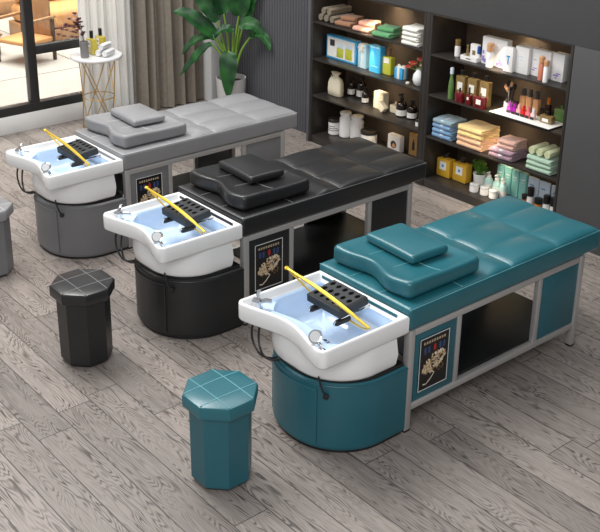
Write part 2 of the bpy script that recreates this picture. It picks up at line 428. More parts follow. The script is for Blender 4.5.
POSTERM = [mat('poster_black', (20, 18, 19), 0.35, var=.1), mat('poster_white', (214, 214, 214), 0.4), mat('poster_cream', (206, 182, 146), 0.5, var=.1), mat('poster_tan', (160, 122, 84), 0.5, var=.1),
           mat('poster_blue', (62, 92, 148), 0.5), mat('poster_red', (176, 40, 46), 0.5), mat('poster_pale', (228, 214, 190), 0.5, var=.05)]
def poster_mesh():
    """framed black plaque: caption strokes, a red disc between blue strokes and a heap of dried herbs (local x, z; facing -y)"""
    rnd = random.Random(4); t = bmesh.new(); W, H = .185, .262
    def rect(x0, x1, z0, z1, y, mi):
        f = t.faces.new([t.verts.new(p) for p in ((x0, y, z0), (x1, y, z0), (x1, y, z1), (x0, y, z1))]); f.material_index = mi
    def disc(cx, cz, rx, rz, y, mi, a0=0.0, n=8):
        P = []
        for i in range(n):
            a = 2 * PI * i / n; x, z = rx * math.cos(a), rz * math.sin(a)
            P.append(t.verts.new((cx + x * math.cos(a0) - z * math.sin(a0), y, cz + x * math.sin(a0) + z * math.cos(a0))))
        t.faces.new(P).material_index = mi
    box(t, 0, W, -.004, 0, 0, H, .0, 0)
    for d in ((0, W, 0, .0045), (0, W, H - .0045, H), (0, .0045, .0045, H - .0045), (W - .0045, W, .0045, H - .0045)): rect(*d, -.0046, 1)
    for k in range(9):
        cx = .028 + k * .0158
        for q in range(4):
            if q < 2: rect(cx - .005, cx + .005, H - .032 + q * .007, H - .0295 + q * .007, -.0045, 6)
            else: x = cx + (q - 2.5) * .006; rect(x - .0013, x + .0013, H - .034, H - .021, -.00455, 2)
    for k in range(4):
        cx = .034 + k * .024 + (.046 if k > 1 else 0)
        for q in range(3): rect(cx - .009, cx + .009, H - .076 + q * .01, H - .0725 + q * .01, -.0045, 4)
        rect(cx - .002, cx + .002, H - .082, H - .048, -.0046, 4)
    disc(W / 2 + .002, H - .063, .0085, .018, -.0045, 5, 0, 12)
    for k in range(170):
        u = rnd.uniform(-1, 1); v = rnd.uniform(-1, 1) * math.sqrt(max(0, 1 - u * u))
        cx = .094 + u * .070; cz = .126 + v * .042 + u * .024
        disc(cx, cz, rnd.uniform(.006, .011), rnd.uniform(.003, .005), -.0046 - k * .00001, rnd.choice((2, 2, 3, 6)), rnd.uniform(0, PI), 7)
    for k in range(10): disc(rnd.uniform(.11, .16), rnd.uniform(.07, .10), .004, .003, -.0046, 3, rnd.uniform(0, PI), 6)
    pl = [(.03, .03), (.05, .026), (.075, .044), (.1, .07), (.085, .078), (.07, .082)]
    for a, c in zip(pl, pl[1:]):
        d = Vector((c[0] - a[0], c[1] - a[1])).normalized() * .0028
        f = t.faces.new([t.verts.new(p) for p in ((a[0] + d.y, -.0047, a[1] - d.x), (c[0] + d.y, -.0047, c[1] - d.x), (c[0] - d.y, -.0047, c[1] + d.x), (a[0] - d.y, -.0047, a[1] + d.x))]); f.material_index = 6
    return t

ML, MW, MZ0, MZ1 = 1.340, .586, .507, .612
CELLX = [0, .335, .67, 1.005, 1.34]; CELLY = [0, .1953, .3907, .586]
def cellf(v, edges):
    for a, c in zip(edges, edges[1:]):
        if v <= c + 1e-9: return max(0.0, min(1.0, (v - a) / (c - a)))
    return 1.0
def make_bed(loc, colour, LM, LD, LS, group):
    t = thing('shampoo_bed', colour + ' leather shampoo bed with white basin, steel legs and herb poster', 'salon bed', loc, 0, group)
    # mattress, puffed cell by cell between the stitched seams
    def disp(p, n):
        x, y = p.x + ML / 2, p.y + MW / 2
        if n.z > .35 and p.z > 0:
            cu, cv = cellf(x, CELLX), cellf(y, CELLY)
            q = (max(0, math.sin(PI * cu)) ** .36) * (max(0, math.sin(PI * cv)) ** .36) * (.18 + .82 * max(0, min(1, (x - .50) / .08)))
            edge = min(1, min(x, ML - x) / .03) * min(1, min(y, MW - y) / .03)
            return Vector((0, 0, .023 * q * n.z * (.3 + .7 * edge)))
        return Vector((0, 0, 0))
    bb = BM(); rbox(bb, ML / 2, MW / 2, (MZ0 + MZ1) / 2, ML / 2, MW / 2, (MZ1 - MZ0) / 2, .018, 110, 48, 2, 4, disp)
    mt = obj('mattress', bb, LM, t, 50)
    bb = BM()
    for x in CELLX[1:-1]: tube(bb, [(x, .012, MZ1 + .0005), (x, MW - .012, MZ1 + .0006)], .0021, 6, k=1)
    for y in CELLY[1:-1]: tube(bb, [(.012, y, MZ1 + .0005), (ML - .012, y, MZ1 + .0006)], .0021, 6, k=1)
    e = .0055
    tube(bb, [(e, e, MZ1 - .0045), (ML - e, e, MZ1 - .0045)], .002, 6, k=1); tube(bb, [(e, e, MZ1 - .0045), (e, MW - e, MZ1 - .0045)], .002, 6, k=1)
    obj('seam_piping', bb, LS, mt)
    # lip of upholstery that overlaps the basin edge
    bb = BM(); rbox(bb, -.012, MW / 2 - .002, .556, .014, MW / 2 - .045, .026, .012, 1, 20, 1, 3); obj('neck_lip', bb, LM, t)
    # steel frame
    fr = lambda name, *d: (lambda q: obj(name, q, STEEL, t))((lambda q: (box(q, *d, .0025), q)[1])(BM()))
    for y0 in (.002, MW - .034):
        fr('rail', .0405, 1.1955, y0, y0 + .028, .476, .5065); fr('rail', .0405, 1.1955, y0, y0 + .028, .106, .138)
        fr('post', .006, .0400, y0 - .002, y0 + .032, .010, .5065); fr('post', 1.196, 1.228, y0 - .002, y0 + .032, .010, .5065)
        fr('post', .313, .339, y0 + .001, y0 + .027, .1385, .4755); fr('post', .880, .908, y0 + .001, y0 + .027, .1385, .4755)
    for x0 in (.008, 1.198): fr('cross_rail', x0, x0 + .028, .035, MW - .037, .476, .506); 
    fr('cross_rail', 1.198, 1.226, .035, MW - .037, .106, .138)
    bb = BM(); box(bb, .30, 1.22, .034, MW - .036, .1385, .147, .002); obj('storage_shelf', bb, PLASTB, t)
    for x0 in (.007, 1.1965):
        for y0 in (.001, MW - .035):
            bb = BM(); box(bb, x0 - .001, x0 + .034, y0 - .001, y0 + .031, 0, .012, .003); obj('foot_pad', bb, PLASTB, t)
    for y0 in (.009, MW - .023):
        for (x0, x1) in ((.0405, .3125), (.9085, 1.1955)):
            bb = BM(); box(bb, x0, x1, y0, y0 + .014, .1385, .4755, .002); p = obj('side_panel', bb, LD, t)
            if y0 < .1 and x0 < .1:
                bb = poster_mesh(); o = obj('poster', bb, POSTERM, p, 0); o.location = (.0795, .009, .176); o['label'] = 'framed black poster with a heap of dried herbs'
    # upholstered base cabinet
    X0, Y0, Y1, R = -.410, .0, .572, .272
    bb = BM(); D = lambda tt, z: [(x, y, z) for x, y in outlineD(X0, .004, Y0, Y1, R, tt)]
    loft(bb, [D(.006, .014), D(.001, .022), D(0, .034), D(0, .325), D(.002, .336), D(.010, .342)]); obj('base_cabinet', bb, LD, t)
    bb = BM(); loft(bb, [D(.010, 0), D(.010, .0138)]); obj('plinth', bb, PLASTB, t)
    bb = BM(); loft(bb, [D(.014, .3422), D(.014, .358)]); obj('gasket', bb, PLASTB, t)
    base = outlineD(X0, .004, Y0, Y1, R); seg = base[34:70]; off = outlineD(X0, .004, Y0, Y1, R, -.005)[34:70]
    bb = BM(); loft(bb, [[(x, y, z) for x, y in seg + off[::-1]] for z in (.034, .306)]); dr = obj('cabinet_door', bb, LD, t)
    bb = BM()
    for (x, y) in (off[0], off[-1]): tube(bb, [(x, y, .036), (x, y, .304)], .0028, 6, k=1)
    tube(bb, [(x, y, .306) for x, y in off], .0028, 6, raw=True); obj('door_piping', bb, LD, dr)
    bb = BM(); tube(bb, [(x, y, .331) for x, y in outlineD(X0, .004, Y0, Y1, R, -.001)[:105]], .003, 6, raw=True); obj('top_piping', bb, LD, t)
    # basin: body, tray and reflection-tinted bowl in one shell
    bb = BM(); T = lambda tt, z: [(x, y, z) for x, y in outlineT(tt)]
    cxy = (-.215, .283)
    def bowl(sx, sy, dx, z):
        L = []
        for x, y in outlineT(.03):
            u, v = (x + .004) * sx - .004 + dx, cxy[1] + (y - cxy[1]) * sy
            if z < .545 and z < .495 or .53 < z < .54:
                rb = .165
                for cv in (.032 + rb, .534 - rb):
                    du, dv = u - (-.388 + rb), v - cv
                    if du < 0 and (dv < 0) == (cv < .28) and math.hypot(du, dv) > rb:
                        k = rb / math.hypot(du, dv); u, v = -.388 + rb + du * k, cv + dv * k
                u = max(u, -.388)
            L.append((u, v, z))
        return L
    rows = [bowl(.87, .975, -.004, .4995), T(.012, .500), T(.004, .503), T(0, .512), T(0, .576), T(.003, .5835), T(.009, .586), T(.016, .5845), T(.0195, .578), T(.023, .556), T(.032, .550)]
    nb = len(rows)
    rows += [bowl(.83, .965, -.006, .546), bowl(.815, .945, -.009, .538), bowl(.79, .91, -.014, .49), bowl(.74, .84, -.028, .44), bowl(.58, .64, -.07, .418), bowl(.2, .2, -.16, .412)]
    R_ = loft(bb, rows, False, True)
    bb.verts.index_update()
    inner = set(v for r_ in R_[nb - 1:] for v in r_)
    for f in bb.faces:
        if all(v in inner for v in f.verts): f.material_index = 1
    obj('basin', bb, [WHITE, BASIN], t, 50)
    bb = BM(); D2 = lambda tt, z: [(x, y, z) for x, y in outlineD(-.418, -.050, .0, .570, .240, tt)]
    loft(bb, [D2(.022, .3585), D2(.016, .362), D2(.010, .375), D2(.005, .42), D2(.012, .4995)], True, False); obj('basin_body', bb, WHITE, t)
    bb = BM(); lathe(bb, [(.019, 0), (.021, .003), (.016, .005), (.012, .003)], 20, (-.22, .283, .4125)); obj('drain', bb, CHROME, t)
    # tap on the ledge, hand shower by the near rim
    tp = (-.425, .497, .5505)
    bb = BM(); lathe(bb, [(.027, 0), (.027, .007), (.021, .012), (.020, .038), (.023, .043), (.016, .052)], 20, tp)
    tube(bb, [(tp[0], tp[1], tp[2] + .03), (tp[0] + .03, tp[1] - .012, tp[2] + .036), (tp[0] + .06, tp[1] - .022, tp[2] + .028)], .010, 10)
    mx = obj('mixer_tap', bb, CHROME, t)
    bb = BM(); tube(bb, [(tp[0], tp[1], tp[2] + .050), (tp[0] + .022, tp[1] + .02, tp[2] + .056), (tp[0] + .038, tp[1] + .03, tp[2] + .066)], .008, 8); obj('tap_lever', bb, CHROME, mx)
    bb = BM(); lathe(bb, [(.016, 0), (.016, .005), (.011, .008), (.010, .018)], 18, (-.425, .415, .5505)); obj('tap_knob', bb, CHROME, t)
    sh = Vector((-.438, .062, .5505))
    bb = BM(); lathe(bb, [(.017, 0), (.017, .006), (.011, .010)], 18, sh)
    tube(bb, [sh, sh + Vector((-.002, .004, .022)), sh + Vector((-.012, .016, .048))], .0075, 10)
    hd = Matrix.Translation(sh + Vector((-.016, .018, .062))) @ Vector((-.70, -.45, .62)).to_track_quat('Z', 'Y').to_matrix().to_4x4()
    lathe(bb, [(.010, -.016), (.026, -.006), (.030, .002), (.029, .008), (.024, .010)], 24, M=hd); shw = obj('hand_shower', bb, CHROME, t)
    bb = BM(); lathe(bb, [(.022, .0102), (.022, .0112)], 24, M=hd); obj('spray_face', bb, mat('spray_grey', (196, 198, 200), .35, bump=.6, bscale=500), shw)
    # neck rest: black pad pierced with rows of holes, on two hooks
    pm = Matrix.Translation((-.133, .308, .584)) @ Matrix.Rotation(math.radians(-7), 4, 'Y')
    tt = bmesh.new(); nx_, ny_ = 3, 5; px, py = .144 / nx_, .196 / ny_
    vm = {}
    def vv(x, y, z):
        k = (round(x, 5), round(y, 5), round(z, 5))
        if k not in vm: vm[k] = tt.verts.new((x, y, z))
        return vm[k]
    for i in range(nx_):
        for j in range(ny_):
            x0, y0 = -.072 + i * px, -.098 + j * py; cx_, cy_ = x0 + px / 2, y0 + py / 2
            outer = [(1, 0), (1, 1), (0, 1), (-1, 1), (-1, 0), (-1, -1), (0, -1), (1, -1)]
            O = [vv(cx_ + a * px / 2, cy_ + c * py / 2, .022) for a, c in outer]
            I = [tt.verts.new((cx_ + .0150 * math.cos(PI / 4 * q), cy_ + .0115 * math.sin(PI / 4 * q), .022)) for q in range(8)]
            Dn = [tt.verts.new((cx_ + .0135 * math.cos(PI / 4 * q), cy_ + .0105 * math.sin(PI / 4 * q), .006)) for q in range(8)]
            for q in range(8):
                tt.faces.new((O[q], O[(q + 1) % 8], I[(q + 1) % 8], I[q])); tt.faces.new((I[q], I[(q + 1) % 8], Dn[(q + 1) % 8], Dn[q])).material_index = 1
            tt.faces.new(Dn).material_index = 1
    E = [(-.072, -.098), (.072, -.098), (.072, .098), (-.072, .098)]
    ring = lambda d, z: [tt.verts.new((x + math.copysign(d, x), y + math.copysign(d, y), z)) for x, y in E]
    r0, r1, r2_, r3 = ring(0, .022), ring(.008, .017), ring(.009, -.018), ring(.003, -.024)
    for a, c in ((r0, r1), (r1, r2_), (r2_, r3)):
        for q in range(4): tt.faces.new((a[q], a[(q + 1) % 4], c[(q + 1) % 4], c[q]))
    tt.faces.new(r3)
    bmesh.ops.remove_doubles(tt, verts=tt.verts[:], dist=1e-5)
    bb = BM(); merge(bb, tt, 0, pm); nr = obj('neck_rest', bb, [RUBBER, DARK], t)
    for y in (.225, .385):
        bb = BM(); Mh = Matrix.Translation((-.226, y - .012, .536)) @ Matrix.Rotation(PI / 2, 4, 'Y')
        lathe(bb, [(.012, 0), (.014, .004), (.014, .075), (.010, .08)], 16, M=Mh); hk = obj('hook', bb, PLASTB, nr)
        bb = BM(); tube(bb, [(-.20, y - .012, .55), (-.14, y - .012, .552), (-.05, y - .012, .553), (-.03, y - .012, .553)], .006, 8); tube(bb, [(-.2285, y - .012, .548), (-.236, y - .012, .536), (-.2285, y - .012, .524)], .005, 8); obj('hook_bar', bb, CHROME, hk)
    # gold arch: a slim double loop spanning the basin from rim to rim
    bb = BM()
    A = Vector((-.218, .548, .664)); Bq = Vector((-.214, .026, .592))
    upper = [Bq + (A - Bq) * s + Vector((0, 0,   .010 * math.sin(PI * s))) for s in (0, .1, .25, .42, .58, .75, .9, 1)]
    lower = [Vector(q) for q in ((-.200, .49, .625), (-.165, .41, .560), (-.150, .30, .532), (-.165, .15, .538), (-.205, .06, .572))]
    tube(bb, upper, .0065, 10)
    tube(bb, [p + Vector((.012 * math.sin(PI * i / 7), 0, -.002)) for i, p in enumerate(upper)], .0045, 8)
    tube(bb, [A] + lower + [Bq], .004, 8)
    lathe(bb, [(.006, -.006), (.011, -.002), (.011, .004), (.006, .008)], 12, A); obj('gold_arch', bb, GOLD, t)
    # hoses behind the tray, drain lever and knob on the front
    for k in (0, 1):
        o_ = .022 * k
        bb = BM(); tube(bb, [(-.425 + o_, .515 - o_, .497), (-.438 + o_, .517 - o_, .44), (-.440 + o_ * .6, .500 - o_, .385), (-.437, .455 - o_, .350 + .004 * k), (-.426, .405 - o_, .353), (-.41, .375 - o_, .365)], .0052, 8)
        obj('hose', bb, HOSE, t)
    kx, ky = outlineD(X0, .004, Y0, Y1, R)[32]
    nv = (Vector((kx, ky, 0)) - Vector((X0 + R, Y0 + R, 0))).normalized()
    kn = Vector((kx, ky, .290)) + nv * .006
    bb = BM(); lathe(bb, [(.004, 0), (.012, .004), (.013, .014), (.009, .019)], 16, M=Matrix.Translation(kn) @ nv.to_track_quat('Z', 'Y').to_matrix().to_4x4()); obj('drain_knob', bb, PLASTB, t)
    bb = BM(); tube(bb, [kn + nv * .012, kn + nv * .018 + Vector((-.012, .012, .045)), kn + nv * .014 + Vector((-.02, .025, .095))], .004, 8); obj('drain_lever', bb, PLASTB, t)
    return t

def cushion(loc, colour, LM, LS):
    """thick contoured cushion: the edge towards the basin is cut in a soft wave"""
    t = thing('contoured_cushion', 'large wavy-edged %s neck cushion lying on the %s bed' % (colour, colour), 'cushion', loc, 0, 'contoured cushions on the beds')
    hx, hy, hz = .226, .250, .042
    def disp(p, n):
        w = max(0.0, min(1.0, (hx - p.x) / (2 * hx)))
        v = p.y / hy
        s = .030 * math.exp(-((v - .12) / .38) ** 2) - .020 * math.exp(-((v + .55) / .35) ** 2) + .004
        zz = -.0200 * (1 - abs(v) ** 5) * (1 - abs(p.x / hx) ** 5) if p.z > 0 else 0
        zz += (.006 * math.exp(-((p.x + hx * .6) / .1) ** 2)) * (1 if p.z > 0 else 0)
        return Vector((s * w ** 2, 0, zz))
    bb = BM(); rbox(bb, 0, 0, hz, hx, hy, hz, .026, 34, 36, 2, 5, disp); c = obj('cushion_body', bb, LM, t, 60)
    bb = BM()
    def topz(x, y): return 2 * hz - .0200 * (1 - abs(y / hy) ** 5) * (1 - abs(x / hx) ** 5) + .006 * math.exp(-((x + hx * .6) / .1) ** 2) + .0004
    for x in (-.02,):
        tube(bb, [(x, y, topz(x, y)) for y in [-hy + .02 + (2 * hy - .04) * i / 16 for i in range(17)]], .0018, 6, raw=True)
    for y in (-.075, .085):
        tube(bb, [(x, y, topz(x, y)) for x in [-hx + .075 + (2 * hx - .10) * i / 16 for i in range(17)]], .0018, 6, raw=True)
    obj('stitching', bb, LS, t)
def small_pillow(loc, rz, colour, LM):
    t = thing('headrest_pillow', 'small square %s pillow on top of the %s contoured cushion' % (colour, colour), 'pillow', loc, rz, 'small pillows on the cushions')
    hx, hy, hz = .112, .160, .021
    def disp(p, n):
        q = (1 - (p.x / hx) ** 2) * (1 - (p.y / hy) ** 2)
        return Vector((0, 0, .011 * q if p.z > 0 else 0))
    bb = BM(); rbox(bb, 0, 0, hz, hx, hy, hz, .017, 16, 20, 1, 4, disp); obj('pillow_body', bb, LM, t, 60)
    bb = BM(); tube(bb, [(-hx + .01, -hy + .002, hz), (hx - .01, -hy + .002, hz)], .0018, 6, k=1); tube(bb, [(-hx + .002, -hy + .01, hz), (-hx + .002, hy - .01, hz)], .0018, 6, k=1); obj('edge_seam', bb, LM, t)

def stool(loc, colour, LM, LD, LS, where):
    t = thing('octagonal_stool', '%s leather octagonal stool %s' % (colour, where), 'stool', loc, 0, 'octagonal stools by the basins')
    def octo(r, z): return [(r * math.cos(math.radians(22.5 + 45 * i)), r * math.sin(math.radians(22.5 + 45 * i)), z) for i in range(8)]
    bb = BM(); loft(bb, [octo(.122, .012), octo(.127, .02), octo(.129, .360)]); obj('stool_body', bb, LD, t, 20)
    bb = BM(); loft(bb, [octo(.110, 0), octo(.110, .0118)]); obj('stool_foot', bb, PLASTB, t, 20)
    bb = BM(); loft(bb, [octo(.1295, .3502), octo(.146, .351), octo(.154, .358), octo(.156, .368), octo(.156, .403), octo(.152, .411), octo(.142, .4155), octo(.06, .4185)])
    st = obj('seat_cap', bb, LM, t, 25)
    bb = BM(); c = [Vector(p) for p in octo(.149, .4145)]
    for a, d in ((0, 3), (7, 4), (1, 6), (2, 5)):
        A, D = c[a], c[d]
        pts = []
        for i in range(9):
            p = A + (D - A) * i / 8; rr = max(abs(p.x), abs(p.y), (abs(p.x) + abs(p.y)) * .7071)
            p.z = .4158 + (.4188 - .4158) * max(0, min(1, (.13 - rr) / .075)) - (.001 if rr > .13 else 0); pts.append(p)
        tube(bb, pts, .0021, 6, raw=True)
    obj('stitching', bb, LS, st)

BEDS = [((0, 0, 0), 'teal', TEAL, TEALD, TEALS), ((.031, 1.197, 0), 'black', BLACK, BLACKD, BLACKS), ((.055, 2.387, 0), 'grey', GRAY, GRAYD, GRAYS)]
for loc, cname, a, d, s in BEDS:
    make_bed(loc, cname, a, d, s, 'shampoo beds in a row')
    cushion((loc[0] + .268, loc[1] + .298, .6190), cname, a, s)
    small_pillow((loc[0] + .31, loc[1] + .335, .6920), math.radians(-3), cname, a)
stool((-.788, .268, 0), 'teal', TEAL, TEALD, TEALS, 'standing in front of the teal bed basin')
stool((-.757, 1.440, 0), 'black', BLACK, BLACKD, BLACKS, 'standing in front of the black bed basin')
stool((-.722, 2.620, 0), 'grey', GRAY, GRAYD, GRAYS, 'standing in front of the grey bed basin')

# ------------------------------------------------------------------ goods on the shelves
def lab(o, text): o['label'] = text; return o
def bottle(name, label, cat, x, y, z, r, h, body, cap, lb=None, pump=False, group=None, neck=.35, sh=.72, caph=.2):
    """round bottle: shouldered body, cap (or pump), wrapped paper label"""
    t = thing(name, label, cat, (x, y, z), 0, group)
    hb = h * (1 - caph); bb = BM()
    lathe(bb, [(r * .9, 0), (r, r * .12), (r, hb * sh), (r * .82, hb * (sh + (1 - sh) * .45)), (r * neck, hb * (sh + (1 - sh) * .8)), (r * neck, hb)], 20); obj('bottle_body', bb, body, t)
    bb = BM()
    if pump:
        lathe(bb, [(r * neck * 1.35, hb), (r * neck * 1.35, hb + h * caph * .35), (r * .16, hb + h * caph * .4), (r * .16, hb + h * caph * .75)], 14)
        box(bb, -r * .9, r * .25, -r * .2, r * .2, hb + h * caph * .75, h, r * .06); obj('pump_head', bb, cap, t)
    else:
        lathe(bb, [(r * neck * 1.3, hb + .0003), (r * neck * 1.35, h * .98), (r * neck * 1.15, h)], 16); obj('cap', bb, cap, t)
    if lb:
        bb = BM(); a0, a1 = PI * .62, PI * 1.72
        for zz0, zz1 in ((hb * .10, hb * sh * .62),):
            P = [(r * 1.015 * math.cos(a0 + (a1 - a0) * i / 14), r * 1.015 * math.sin(a0 + (a1 - a0) * i / 14)) for i in range(15)]
            Q = [(r * 1.003 * math.cos(a0 + (a1 - a0) * i / 14), r * 1.003 * math.sin(a0 + (a1 - a0) * i / 14)) for i in range(15)]
            prism(bb, P + Q[::-1], zz0, zz1)
        obj('paper_label', bb, lb, t)
    return t
def flacon(name, label, cat, x, y, z, w, d, h, body, cap, lb=None, group=None, caph=.2, capw=.42, lz=(.28, .62), ink=None, lw=.34):
    """square bottle: bevelled body, neck, cap, label on the face turned to the room"""
    t = thing(name, label, cat, (x, y, z), 0, group); hb = h * (1 - caph)
    bb = BM(); box(bb, -d / 2, d / 2, -w / 2, w / 2, 0, hb * .95, min(w, d) * .14); cr = min(w, d) * capw * .5
    lathe(bb, [(cr * .8, hb * .94), (cr * .8, hb)], 14); obj('bottle_body', bb, body, t)
    bb = BM(); lathe(bb, [(cr, hb), (cr * 1.02, h * .985), (cr * .85, h)], 16); obj('cap', bb, cap, t)
    if lb:
        bb = BM(); box(bb, -d / 2 - .0012, -d / 2 - .0002, -w * lw, w * lw, hb * lz[0], hb * lz[1]); p = obj('paper_label', bb, lb, t)
        if ink:
            bb = BM(); zc = hb * (lz[0] + lz[1]) / 2; box(bb, -d / 2 - .0018, -d / 2 - .0013, -w * .07, w * .07, zc - w * .08, zc + w * .08); obj('printed_emblem', bb, ink, p)
    return t
def jar(name, label, cat, x, y, z, r, h, body, lid, group=None, lidh=.25, lb=None):
    t = thing(name, label, cat, (x, y, z), 0, group); hb = h * (1 - lidh)
    bb = BM(); lathe(bb, [(r * .9, 0), (r, h * .05), (r, hb * .95), (r * .92, hb)], 22); obj('jar_body', bb, body, t)
    bb = BM(); lathe(bb, [(r * 1.03, hb + .0003), (r * 1.03, h * .97), (r * .95, h)], 22); obj('lid', bb, lid, t)
    if lb:
        bb = BM(); a0, a1 = PI * .7, PI * 1.6
        for k in range(3):
            zz = hb * (.35 + .16 * k); n_ = 10; w_ = (1 - .15 * k)
            P = [(r * 1.012 * math.cos(a0 + (a1 - a0) * w_ * i / n_), r * 1.012 * math.sin(a0 + (a1 - a0) * w_ * i / n_)) for i in range(n_ + 1)]
            Q = [(p[0] * .992, p[1] * .992) for p in P]; prism(bb, P + Q[::-1], zz, zz + hb * .05)
        obj('printed_lines', bb, lb, t)
    return t
def carton(name, label, cat, x, y, z, w, d, h, m, marks=None, ink=None, group=None, top=None):
    """folding box with lid flap edge; marks = printed patches on its face (fractions of width and height)"""
    t = thing(name, label, cat, (x, y, z), 0, group)
    bb = BM(); box(bb, -d / 2, d / 2, -w / 2, w / 2, 0, h, .0025); obj('carton_body', bb, m, t)
    bb = BM(); box(bb, -d / 2 + .003, d / 2 - .003, -w / 2 + .003, w / 2 - .003, h, h + .0012); obj('lid_flap', bb, top or m, t)
    if marks:
        for (a0, a1, c0, c1) in marks:
            bb = BM(); box(bb, -d / 2 - .0009, -d / 2 - .0001, w * (.5 - a1), w * (.5 - a0), h * c0, h * c1); obj('printed_mark', bb, ink, t)
    return t
def folded(label, x, y, z, w, d, h, m, rz=0.0, group=None, band=None):
    """towel folded in thirds: stacked leaves joined by a rounded fold at the front"""
    t = thing('folded_towel', label, 'towel', (x, y, z), rz, group); rnd = random.Random(int(x * 1e4 + y * 1e5 + z * 1e3))
    n_ = 2 if h < .034 else 3; th = h / n_; ph = [rnd.uniform(0, 6) for _ in range(4)]
    bb = BM()
    for k in range(n_):
        def dp(p, n, k=k): return Vector((.003 * math.sin(p.y * 40 + ph[k]), .003 * math.sin(p.x * 45 + ph[k] * 2), .0016 * math.sin(p.x * 50 + p.y * 38 + ph[3]) * (1 if (k == n_ - 1 and p.z > 0) else 0)))
        rbox(bb, rnd.uniform(-.002, .002), rnd.uniform(-.002, .002), th * (k + .5), d / 2 - .004, w / 2 - .004, th * .5, th * .46, 8, 8, 1, 3, dp)
    tube(bb, [(-d / 2 + .010, -w / 2 + .01, h / 2), (-d / 2 + .008, 0, h / 2), (-d / 2 + .010, w / 2 - .01, h / 2)], h * .46, 10)
    obj('towel_body', bb, m, t, 60)
    if band:
        bb = BM(); rbox(bb, 0, 0, h / 2 + .0005, d / 2 + .0045, w * .10, h / 2 - .0007, h * .3, 3, 2, 1, 3); obj('woven_band', bb, band, t)
    return t
def rolled(label, x, y, z, r, L, m, ang=0.0, group=None, name='rolled_towel', end=None):
    """towel rolled up: the spiral of the cloth shows on the ends"""
    t = thing(name, label, 'towel', (x, y, z), ang, group); bb = BM(); pts = []; turns = 2.6; n_ = 64
    for i in range(n_ + 1):
        a = 2 * PI * turns * i / n_; q = r * (.16 + .84 * i / n_); pts.append((q * math.cos(a - 1.2), q * math.sin(a - 1.2)))
    inn = []; gap = r / turns * .80
    for i, (u_, v_) in enumerate(pts):
        q = math.hypot(u_, v_); k = max(.1, (q - gap * .92) / q) if q > gap else .25; inn.append((u_ * k, v_ * k))
    rows = []
    for xx, s in ((-L / 2, .93), (-L / 2 + r * .18, 1), (0, 1.02), (L / 2 - r * .18, 1), (L / 2, .93)):
        rows.append([(xx, u_ * s, r + v_ * s) for u_, v_ in pts + inn[::-1]])
    t2 = bmesh.new(); R_ = loft(t2, rows, False, False)
    N_ = len(pts)
    for row in (R_[0], R_[-1]):
        for i in range(N_ - 1): t2.faces.new((row[i], row[i + 1], row[2 * N_ - 2 - i], row[2 * N_ - 1 - i]))
    merge(bb, t2); obj('roll_body', bb, m, t, 60)
    return t

z1, z2, z3 = (q + .0006 for q in LZ); zb = .0606
# --- upper left shelf: towels
TBROWN, TPINK, TGREEN, TWHITE, TROLL = terry('brown_terry', (148, 104, 74)), terry('salmon_terry', (224, 166, 140)), terry('green_terry', (92, 158, 104)), terry('white_terry', (234, 232, 222)), terry('taupe_terry', (122, 110, 92))
gr = 'rolled taupe towels on the top shelf'
for (yy, zz, txt) in ((3.175, 0, 'rolled taupe towel lying nearest the fluted wall on the shelf'), (3.112, 0, 'rolled taupe towel at the middle of the bottom row of rolls'), (3.049, 0, 'rolled taupe towel in the bottom row beside the brown folded towels'),
                      (3.143, .0525, 'rolled taupe towel on top of the rolls nearer the fluted wall'), (3.080, .0525, 'rolled taupe towel on top of the rolls nearer the brown towels')):
    rolled(txt, 2.375, yy, z1 + zz, .030, .21, TROLL, 0.0, gr)
for nm, m, yy, xx in (('brown', TBROWN, 2.945, 2.345), ('salmon pink', TPINK, 2.735, 2.330), ('green', TGREEN, 2.528, 2.325)):
    folded('%s folded towel, lower of the two %s ones' % (nm, nm), xx, yy, z1, .17, .135, .033, m, math.radians(6), nm + ' folded towels')
    folded('%s folded towel, upper of the two %s ones' % (nm, nm), xx + .030, yy - .004, z1 + .0334, .145, .11, .034, m, math.radians(12), nm + ' folded towels')
for k, txt in enumerate(('bottom', 'second from the bottom', 'third from the bottom', 'topmost')):
    folded('white folded towel, %s of the stack next to the green towels' % txt, 2.318, 2.225, z1 + k * .0318, .165 - .004 * k, .15, .0312, TWHITE, math.radians((2, -2, 3, 0)[k]), 'white folded towels')
# --- second left shelf: gift boxes, vase
t = thing('gift_box', 'wide sky-blue gift box with a window showing two olive soap bottles', 'box', (2.372, 3.02, z2))
bb = BM(); box(bb, -.026, .026, -.165, .165, 0, .176, .003); obj('box_body', bb, BLUEC, t)
bb = BM(); box(bb, -.0275, -.0262, -.148, .152, .014, .164); pn = obj('display_panel', bb, PAPER, t)
bb = BM(); box(bb, -.0285, -.0277, .072, .124, .098, .146); obj('dark_emblem', bb, INKD, pn)
for yy, hh in ((.010, .070), (-.085, .080)):
    bb = BM(); box(bb, -.0300, -.0277, yy - .036, yy + .036, .024, .024 + hh, .001); obj('pictured_bottle', bb, YGREEN, pn)
    bb = BM(); box(bb, -.0300, -.0277, yy - .030, yy + .030, .0245 + hh, .0245 + hh + .034, .001); obj('pictured_cap', bb, PALEB, pn)
t = thing('gift_box', 'slim pale blue gift box tied with a white bow', 'box', (2.352, 2.774, z2))
bb = BM(); box(bb, -.024, .024, -.042, .042, 0, .178, .003); obj('box_body', bb, BLUEL, t)
bb = BM(); box(bb, -.0262, .0262, -.010, .010, .0005, .1802, .001); rb = obj('ribbon', bb, PAPER, t)
bb = BM()
for a in range(6): tube(bb, [(-.028, 0, .148), (-.036, .026 * math.cos(a * 1.05), .148 + .026 * math.sin(a * 1.05)), (-.030, .034 * math.cos(a * 1.05 + .35), .148 + .034 * math.sin(a * 1.05 + .35)), (-.027, 0, .148)], .004, 6, k=5)
obj('bow', bb, PAPER, rb)
